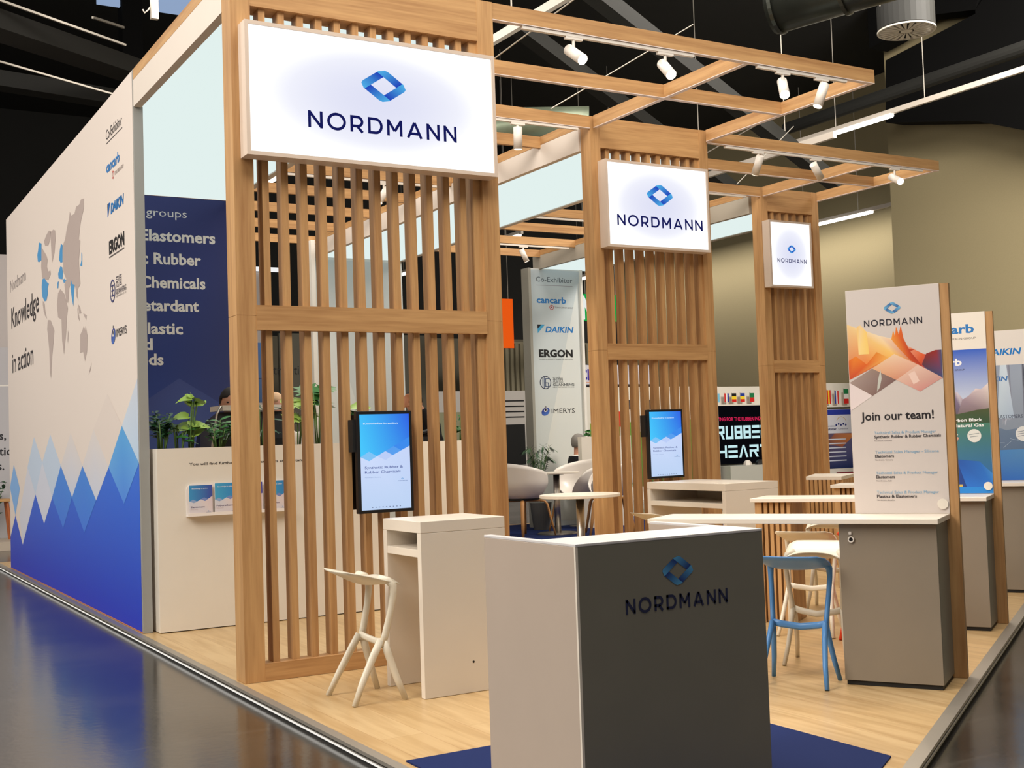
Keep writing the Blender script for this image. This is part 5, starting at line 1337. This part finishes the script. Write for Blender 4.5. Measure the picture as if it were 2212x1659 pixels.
    for s in (-1, 1):
        tr = MB(); tr.smooth = True; P = legs[s]
        tr.sweep(P, [.052*k+g, .038*k+g, .03*k+g], n=14); finish(tr, 'trouser_leg', trousers, t, .024)
        sh_ = MB(); sh_.smooth = True; q = P[2]
        sh_.sweep([q+Vector((0, .03*k, -.012*k)), q+Vector((0, -.02*k, -.01*k)), q+Vector((0, -.08*k, -.016*k)), q+Vector((0, -.115*k, -.02*k))], [(.024*k, .022*k), (.027*k, .024*k), (.027*k, .019*k), (.016*k, .012*k)], n=12, flat=(1, 0, 0))
        for i, v in enumerate(sh_.v): sh_.v[i] = Vector((v.x, v.y, max(v.z, .004)))
        sh_.v = [M @ v for v in sh_.v]; sh_.build('shoe', BLACK, t, smooth=True)
    return t
def cloth(n, c): return mat('cloth_'+n, c, .85, spec=.2, bump=.2, bscale=300, var=.1)
person('person with dark hair bending behind the coffee machine, forehead showing left of the near post', 4.25, 13.6, math.radians(-15), 2.33, cloth('navy', S(34, 40, 70)), cloth('charcoal', S(40, 40, 44)), ('dark', S(36, 26, 22)), 'work')
person('person with fair hair behind the coffee machine, head top showing between the first slats', 5.02, 14.3, math.radians(10), 2.30, cloth('white', S(220, 216, 210)), cloth('charcoal', S(40, 40, 44)), ('fair', S(196, 160, 124)), 'work')
person('person in dark jacket raising both hands to the face, behind slats past the screen', 7.72, 16.0, math.radians(-32), 2.40, cloth('black', S(26, 26, 30)), cloth('charcoal', S(40, 40, 44)), ('dark', S(36, 26, 22)), 'camera')
t = thing('visitor_stool', 'plain dark stool under the grey haired man, hidden by the short planter wall', 'stool', (12.51, 18.93, 0))
MB().cyl((12.51, 18.93, .60), (12.51, 18.93, .655), .24, n=28).build('seat', BLACKM, t)
MB().cyl((12.51, 18.93, .02), (12.51, 18.93, .60), .03, n=14).build('pole', CHROME, t); MB().cyl((12.51, 18.93, .002), (12.51, 18.93, .02), .22, n=28).build('base', CHROME, t)
person('person with grey hair and dark waistcoat seated before the co-exhibitor wall', 12.50, 18.92, math.radians(78), 2.28, cloth('white', S(220, 216, 210)), cloth('charcoal', S(40, 40, 44)), ('grey', S(120, 114, 108)), 'sit', vest=cloth('black', S(26, 26, 30)), z0=.009)

# ================================================================== OTHER STANDS IN THE HALL
def board(name, label, x0, x1, y, z0, z1, m, art=None, pm=PRINT, cat='display wall', th=.12):
    t = thing(name, label, cat, ((x0+x1)/2, y, z0))
    B(x0, x1, y, y+th, z0, z1).build('panel', m, t)
    if art:
        cv = Canvas((0, y, 0), (1, 0, 0), (0, 0, 1), .006); art(cv); cv.build('print', pm, t)
    return t
GB = mat('far_grey_board', S(176, 168, 166), .6)
def far_left(cv):
    cv.rect(-3, .1, 3.9, 3.75, S(176, 174, 178)); cv.rect(-3, 3.0, 3.9, 3.03, S(216, 212, 206))
    D = S(40, 40, 46)
    cv.text('Focus,', 3.40, 1.98, .15, D, align='r', bold=.02); cv.text('Innovation', 3.62, 1.68, .15, D, align='r', bold=.02); cv.text('Solutions.', 3.36, 1.40, .15, D, align='r', bold=.02)
    cv.rect(1.6, 1.15, 3.40, 1.17, S(120, 120, 124)); cv.rect(1.6, 1.05, 3.3, 1.07, S(120, 120, 124))
board('display_wall', 'pale far stand wall with dark lettering, beyond the left end of the map wall', -3, 3.9, 25.0, -.06, 5.55, GB, far_left)
tag(B(-3, 3.5, 23.8, 24.99, -.058, .1).build('stand_floor', mat('far_floor', S(190, 176, 160), .5)), 'raised pale floor of the far stand beyond the map wall', 'platform')
def wooden_stool(x, y, label):
    t = thing('wooden_stool', label, 'stool', (x, y, .1), 0, 'wooden stools of the far left stand')
    B(x-.2, x+.2, y-.2, y+.2, .82, .87).build('seat', WX, t)
    for sx in (-1, 1):
        for sy in (-1, 1): MB().sweep([(x+sx*.22, y+sy*.22, .102), (x+sx*.14, y+sy*.14, .82)], .025, n=8).build('leg', mat('reddish_wood', S(170, 96, 54), .5), t)
wooden_stool(3.15, 24.3, 'nearer reddish wooden stool past the left end of the map wall'); wooden_stool(2.6, 24.55, 'farther reddish wooden stool past the left end of the map wall')
plant('dark bushy plant behind the wooden stools of the far left stand', 'bushy_plant', 3.05, 24.75, .1, 1.1, .3, 'lance', LEAFD, 50, .22, 10, 91, group='plants of the far left stand')
def blue_panel(cv):
    cv.poly([(11.06, 2.93), (11.36, 2.93), (11.36, 4.62), (11.06, 4.62)], [S(60, 90, 130), S(60, 90, 130), S(90, 130, 190), S(70, 110, 170)]); cv.rect(11.06, 3.6, 11.36, 3.62, S(40, 60, 100))
board('display_wall', 'tall grey far panel with a blue picture, seen left of the first slat', 10.4, 11.5, 33.0, -.06, 6.62, GB, blue_panel)
tag(B(10.4, 11.8, 32.9, 32.98, 6.64, 6.76).build('lit_edge', emis('lit_edge', (1, 1, 1, 1), .9)), 'lit white edge along the top of the tall grey far panel', 'light')
board('display_wall', 'dark olive far stand wall with black lettering behind the second and third slats', 11.75, 16.4, 33.0, -.06, 4.9, mat('dark_olive_board', S(92, 88, 76), .7), lambda cv: (cv.text('distribution.', 12.72, 3.72, .26, S(20, 20, 22), w=1.5, align='r'), cv.rect(12.05, .5, 12.07, 4.9, S(60, 58, 50))))
board('display_wall', 'light grey far stand wall with black shelves, seen past the lit screen', 15.5, 20.4, 31.0, -.06, 3.1, mat('far_light_board', S(196, 190, 184), .6), lambda cv: [cv.rect(17.3, 2.3+.16*k, 18.6, 2.34+.16*k, S(24, 24, 26)) for k in range(4)]+[cv.rect(17.3, .9, 18.6, 2.1, S(30, 30, 30)), cv.rect(15.6, 1.5, 16.9, 2.5, S(150, 150, 120))])
ob_ = board('hanging_banner', 'plain orange hanging banner right of the near frame', 16.5, 17.73, 30, 4.28, 5.7, mat('orange_board', S(236, 92, 24), .5), lambda cv: cv.rect(16.5, 4.28, 17.73, 5.7, S(240, 92, 22)), BACKLIT, 'banner', .06)
for x_ in (16.7, 17.6): MB().cyl((x_, 30.03, 5.7), (x_, 30.03, 13.0), .01, n=5).build('suspension_wire', ALU, ob_)
hs_ = board('hanging_sign', 'lit green sign with a white letter, right of the co-exhibitor wall', 20.03, 21.6, 30, 5.12, 5.93, mat('green_board', S(20, 160, 70), .5), lambda cv: (cv.rect(20.03, 5.12, 21.6, 5.93, S(20, 168, 72)), cv.strokes('N', 20.1, 5.16, .42, .72, S(240, 244, 240), th=.26)), BACKLIT, 'sign')
for x_ in (20.3, 21.4): MB().cyl((x_, 30.06, 5.93), (x_, 30.06, 13.0), .01, n=5).build('suspension_wire', ALU, hs_)
def ce_art(cv):
    cv.rect(20, 3.22, 22.6, 3.8, S(226, 224, 236)); cv.text('CE', 19.98, 3.36, .30, S(60, 50, 170), w=.42, bold=.04); cv.rect(20.0, 3.27, 20.5, 3.29, S(236, 160, 110))
    cv.rect(20, 2.72, 22.6, 3.18, S(26, 26, 34)); cv.text('exhibition', 20.02, 2.86, .13, S(200, 200, 210), w=.9)
    cv.rect(20, 2.0, 22.6, 2.70, S(220, 218, 226)); cv.text('ca', 20.06, 2.38, .22, S(30, 30, 40)); cv.rect(20.1, 2.22, 20.5, 2.25, S(40, 40, 50))
    cv.rect(20, .4, 22.6, 2.0, S(28, 36, 80)); cv.poly([(20.05, 1.5), (20.2, 1.95), (20.3, 1.95), (20.15, 1.7), (20.3, 1.5), (20.2, 1.5), (20.12, 1.62)], S(200, 206, 226)); cv.rect(20, .75, 22.6, 1.0, S(196, 30, 36))
board('display_wall', 'far poster column in white, black, navy and red, right of the co-exhibitor wall', 20.0, 22.6, 30.0, -.06, 3.82, mat('far_dark_board', S(60, 60, 66), .6), ce_art)
board('display_wall', 'dark red far partition seen above the left armchair', 19.2, 20.05, 33.6, -.06, 2.75, mat('maroon_board', S(58, 22, 22), .7))
board('display_wall', 'pale grey far column left of the dark red partition', 18.7, 19.15, 33.3, -.06, 2.9, mat('far_column', S(150, 146, 136), .7))
def green_art(cv):
    R = random.Random(9)
    for k in range(16):
        x = 16.2+k*.36; cv.poly([(x, .3), (x+.3, .3), (x+.28, 1.6+R.random()*.6), (x+.05, 1.7+R.random()*.5)], [S(60, 90, 40), S(80, 110, 50), S(110, 150, 60), S(130, 160, 70)])
    for k in range(7): cv.rect(16.4+k*.8, 2.35, 16.6+k*.8, 2.6, S(60, 60, 70))
    cv.rect(18.6, 1.9, 18.9, 2.3, S(210, 60, 40)); cv.rect(19.8, 1.9, 20.1, 2.25, S(40, 60, 150))
board('display_wall', 'white and green far stand wall glimpsed between the slats of the second frame', 16.0, 22.0, 26.2, -.06, 2.95, mat('far_white_board', S(222, 216, 204), .6), green_art)
def rubber(cv):
    cv.rect(21.9, .74, 24.75, 2.42, S(10, 10, 14)); c = S(206, 244, 248)
    cv.text('MARKETING FOR THE RUBBER INDUSTRY', 22.20, 1.985, .10, S(226, 40, 90), w=2.45, bold=.02)
    def blk(word, x, z, w, h):
        # squared display letters
        G = {'R': [(0, 0, 1), (1, 1, 0)], }
        px = x; t = h*.2; g = w*.16
        def r(a, b_, c_, d): cv.rect(px+a*w, z+b_*h, px+c_*w, z+d*h, c, False)
        T = t/w; U_ = .2
        for ch in word:
            if ch == 'R': r(0, 0, T, .62); r(0, .8, 1, 1); r(.6, .42, 1, .62); r(1-T, .42, 1, 1); r(0, .42, 1, .6); cv.poly([(px+.45*w, z+.42*h), (px+.72*w, z+.42*h), (px+w, z), (px+.74*w, z)], c, False)
            elif ch == 'U': r(0, 0, T, 1); r(1-T, 0, 1, 1); r(0, 0, 1, U_)
            elif ch == 'B': r(0, 0, T, 1); r(0, .8, 1, 1); r(0, .4, 1, .6); r(0, 0, 1, .2); r(1-T, 0, 1, .95)
            elif ch == 'E': r(0, .8, 1, 1); r(0, .4, 1, .6); r(0, 0, 1, .2)
            elif ch == 'H': r(0, 0, T, 1); r(1-T, 0, 1, 1); r(0, .4, 1, .6)
            elif ch == 'A': cv.poly([(px, z), (px+.24*w, z), (px+.56*w, z+h), (px+.4*w, z+h)], c, False); cv.poly([(px+w, z), (px+.76*w, z), (px+.44*w, z+h), (px+.6*w, z+h)], c, False)
            elif ch == 'T': r(0, .8, 1, 1); r(.38, 0, .62, 1)
            px += w+g
        cv.up_layer()
    blk('RUBBER', 22.58, 1.46, .285, .38); blk('HEART', 22.58, .92, .345, .36)
board('display_screen', 'black lit board with white block letters, between the second and third frames', 21.9, 24.75, 27.0, .74, 2.42, BLACK, rubber, BACKLIT, 'screen')
LEDGE = B(21.9, 24.75, 26.95, 27.2, 2.42, 2.46); tag(LEDGE.build('flag_shelf', mat('far_white_board', S(222, 216, 204), .6)), 'white shelf of small flags on top of the black lit board', 'shelf')
tag(B(21.9, 24.9, 27.2, 27.3, -.06, 2.98).build('display_wall', mat('far_white_board', S(222, 216, 204), .6)), 'white far wall behind the black lit board', 'display wall')
tag(B(26.3, 29.4, 27.2, 27.3, -.06, 3.06).build('display_wall', mat('far_white_board', S(222, 216, 204), .6)), 'white far wall right of the third frame', 'display wall')
tag(B(26.7, 29.4, 26.95, 27.2, 2.32, 2.36).build('flag_shelf', mat('far_white_board', S(222, 216, 204), .6)), 'white shelf of small flags right of the third frame', 'shelf')
def flag(label, x, z, cols, vertical=False, w=.17, h=.26):
    t = thing('small_flag', label, 'flag', (x, 27.02, z), 0, 'small national flags on the far shelves')
    cv = Canvas((x-w/2, 27.02, z+.06), (1, 0, 0), (0, 0, 1), 0)
    n = len(cols)
    for i, c in enumerate(cols):
        if vertical: cv.poly([(w*i/n, 0), (w*(i+1)/n, 0), (w*(i+1)/n, h), (w*i/n, h)], c, False)
        else: cv.poly([(0, h*(n-1-i)/n), (w, h*(n-1-i)/n), (w, h*(n-i)/n), (0, h*(n-i)/n)], c, False)
    o = cv.build('cloth', PRINT, t); sd = o.modifiers.new('thick', 'SOLIDIFY'); sd.thickness = .006
    MB().cyl((x-w/2-.008, 27.02, z+.001), (x-w/2-.008, 27.02, z+.08+h), .008, n=6).build('pole', ALU, t)
Rd, Ye, Bk, Bl, Wt, Gr = S(206, 40, 36), S(240, 206, 50), S(26, 26, 28), S(40, 60, 150), S(232, 230, 226), S(30, 120, 70)
flag('pale blue small flag at the left end above the black lit board', 22.68, 2.46, [S(120, 190, 220), S(120, 190, 220)])
flag('red, white and blue small flag, second from the left above the black board', 23.02, 2.46, [Rd, Wt, Bl], True)
flag('black, yellow and red small flag above the black lit board', 23.3, 2.46, [Bk, Ye, Rd])
flag('blue, yellow and red small flag above the black lit board', 23.62, 2.46, [Bl, Ye, Rd])
flag('green and red small flag at the right end above the black lit board', 23.98, 2.46, [Gr, Rd])
flag('red and yellow striped small flag, right of the third frame', 27.05, 2.36, [Rd, Ye, Rd], True, .17, .42)
flag('blue, white and red small flag, right of the third frame', 27.38, 2.36, [Bl, Wt, Rd], True, .17, .40)
flag('green, white and red small flag beside the tall team board', 27.78, 2.36, [Gr, Wt, Rd], False, .2, .45)
tag(B(22.1, 24.6, 25.9, 26.6, -.06, .72).build('info_counter', mat('far_counter', S(176, 174, 164), .6)), 'grey white counter standing before the black lit board', 'counter')
for i, (x, m, lab, w_) in enumerate([(22.9, LAMPW, 'white gadget at the left on the far counter', .26), (23.35, BLACK, 'black gadget in the middle of the far counter', .3), (23.8, GB, 'grey gadget at the right of the far counter', .28)]):
    t = thing('desk_gadget', lab, 'device', (x, 26.1, .722), 0, 'gadgets on the far counter')
    m_ = MB(); m_.sweep([(x, 26.1, .722), (x, 26.1, .80), (x, 26.1, .86)], [(w_*.5, .1), (w_*.45, .09), (w_*.2, .05)], n=6, flat=(1, 0, 0)); m_.build('body', m, t)
def conf(cv):
    cv.rect(26.7, 2.08, 29.2, 2.24, S(40, 56, 150)); cv.rect(26.7, 1.52, 29.2, 2.08, S(206, 206, 214))
    n = 12
    for i in range(n):
        a, b = math.radians(25+130*i/n), math.radians(25+130*(i+1)/n); cv.line(27.5+.22*math.cos(a), 1.80+.22*math.sin(a), 27.5+.22*math.cos(b), 1.80+.22*math.sin(b), .015, S(190, 150, 50))
    for k in range(5): cv.disc(27.28+k*.1, 1.77+.03*(k % 2), .034, S(30, 40, 110))
    cv.text('International', 26.85, 1.72, .05, S(40, 50, 100), w=.4); cv.text('Elastomer', 26.82, 1.62, .07, S(30, 36, 80), w=.46, bold=.03); cv.text('Conference', 27.35, 1.63, .05, S(60, 66, 100), w=.42)
    cv.poly([(26.7, .45), (29.2, .45), (29.2, 1.52), (26.7, 1.52)], [S(30, 40, 76), S(40, 60, 120), S(120, 120, 170), S(90, 70, 80)]); cv.poly([(26.8, 1.2), (27.5, 1.1), (28.1, 1.5), (27.2, 1.52)], [S(90, 60, 60), S(160, 90, 60), S(220, 140, 80), S(150, 90, 70)])
    for k in range(6): cv.rect(26.85, 1.32-k*.13, 27.65, 1.355-k*.13, S(200, 204, 216))
board('poster_wall', 'blue topped conference poster wall between the third frame and the team board', 26.7, 29.2, 27.0, .3, 2.26, mat('far_white_board', S(222, 216, 204), .6), conf)
tag(B(26.6, 28.8, 25.8, 26.4, -.06, .36).build('low_table', mat('red_cloth', S(120, 26, 34), .8)), 'low table with red cloth before the conference poster', 'table')
tag(B(27.5, 28.5, 25.85, 26.2, .362, .62).build('crate', mat('blue_crate', S(30, 70, 170), .5)), 'blue crate on the red clothed low table', 'box')
t = thing('tape_dispenser', 'small white gadget with green corner on the red clothed table', 'device', (27.1, 26.0, .362))
MB().sweep([(27.1, 26.0, .362), (27.1, 26.0, .5), (27.08, 26.0, .62)], [(.2, .12), (.19, .11), (.1, .07)], n=8, flat=(1, 0, 0)).build('body', LAMPW, t)

# ================================================================== one world unit so far is 0.72 m : bring everything to metres
def to_metres(k=0.72):
    done = set()
    for o in bpy.data.objects:
        o.location = o.location*k
        if o.type == 'MESH' and o.data.name not in done:
            o.data.transform(Matrix.Scale(k, 4)); done.add(o.data.name)
        if o.type == 'LIGHT' and o.data.name not in done:
            l = o.data; l.energy *= k*k; done.add(l.name)
            if l.type == 'AREA': l.size *= k; l.size_y *= k
            else: l.shadow_soft_size *= k
        for md in o.modifiers:
            if md.type == 'BEVEL': md.width *= k
            elif md.type == 'SOLIDIFY': md.thickness *= k
            elif md.type == 'REMESH': md.voxel_size *= k
to_metres()
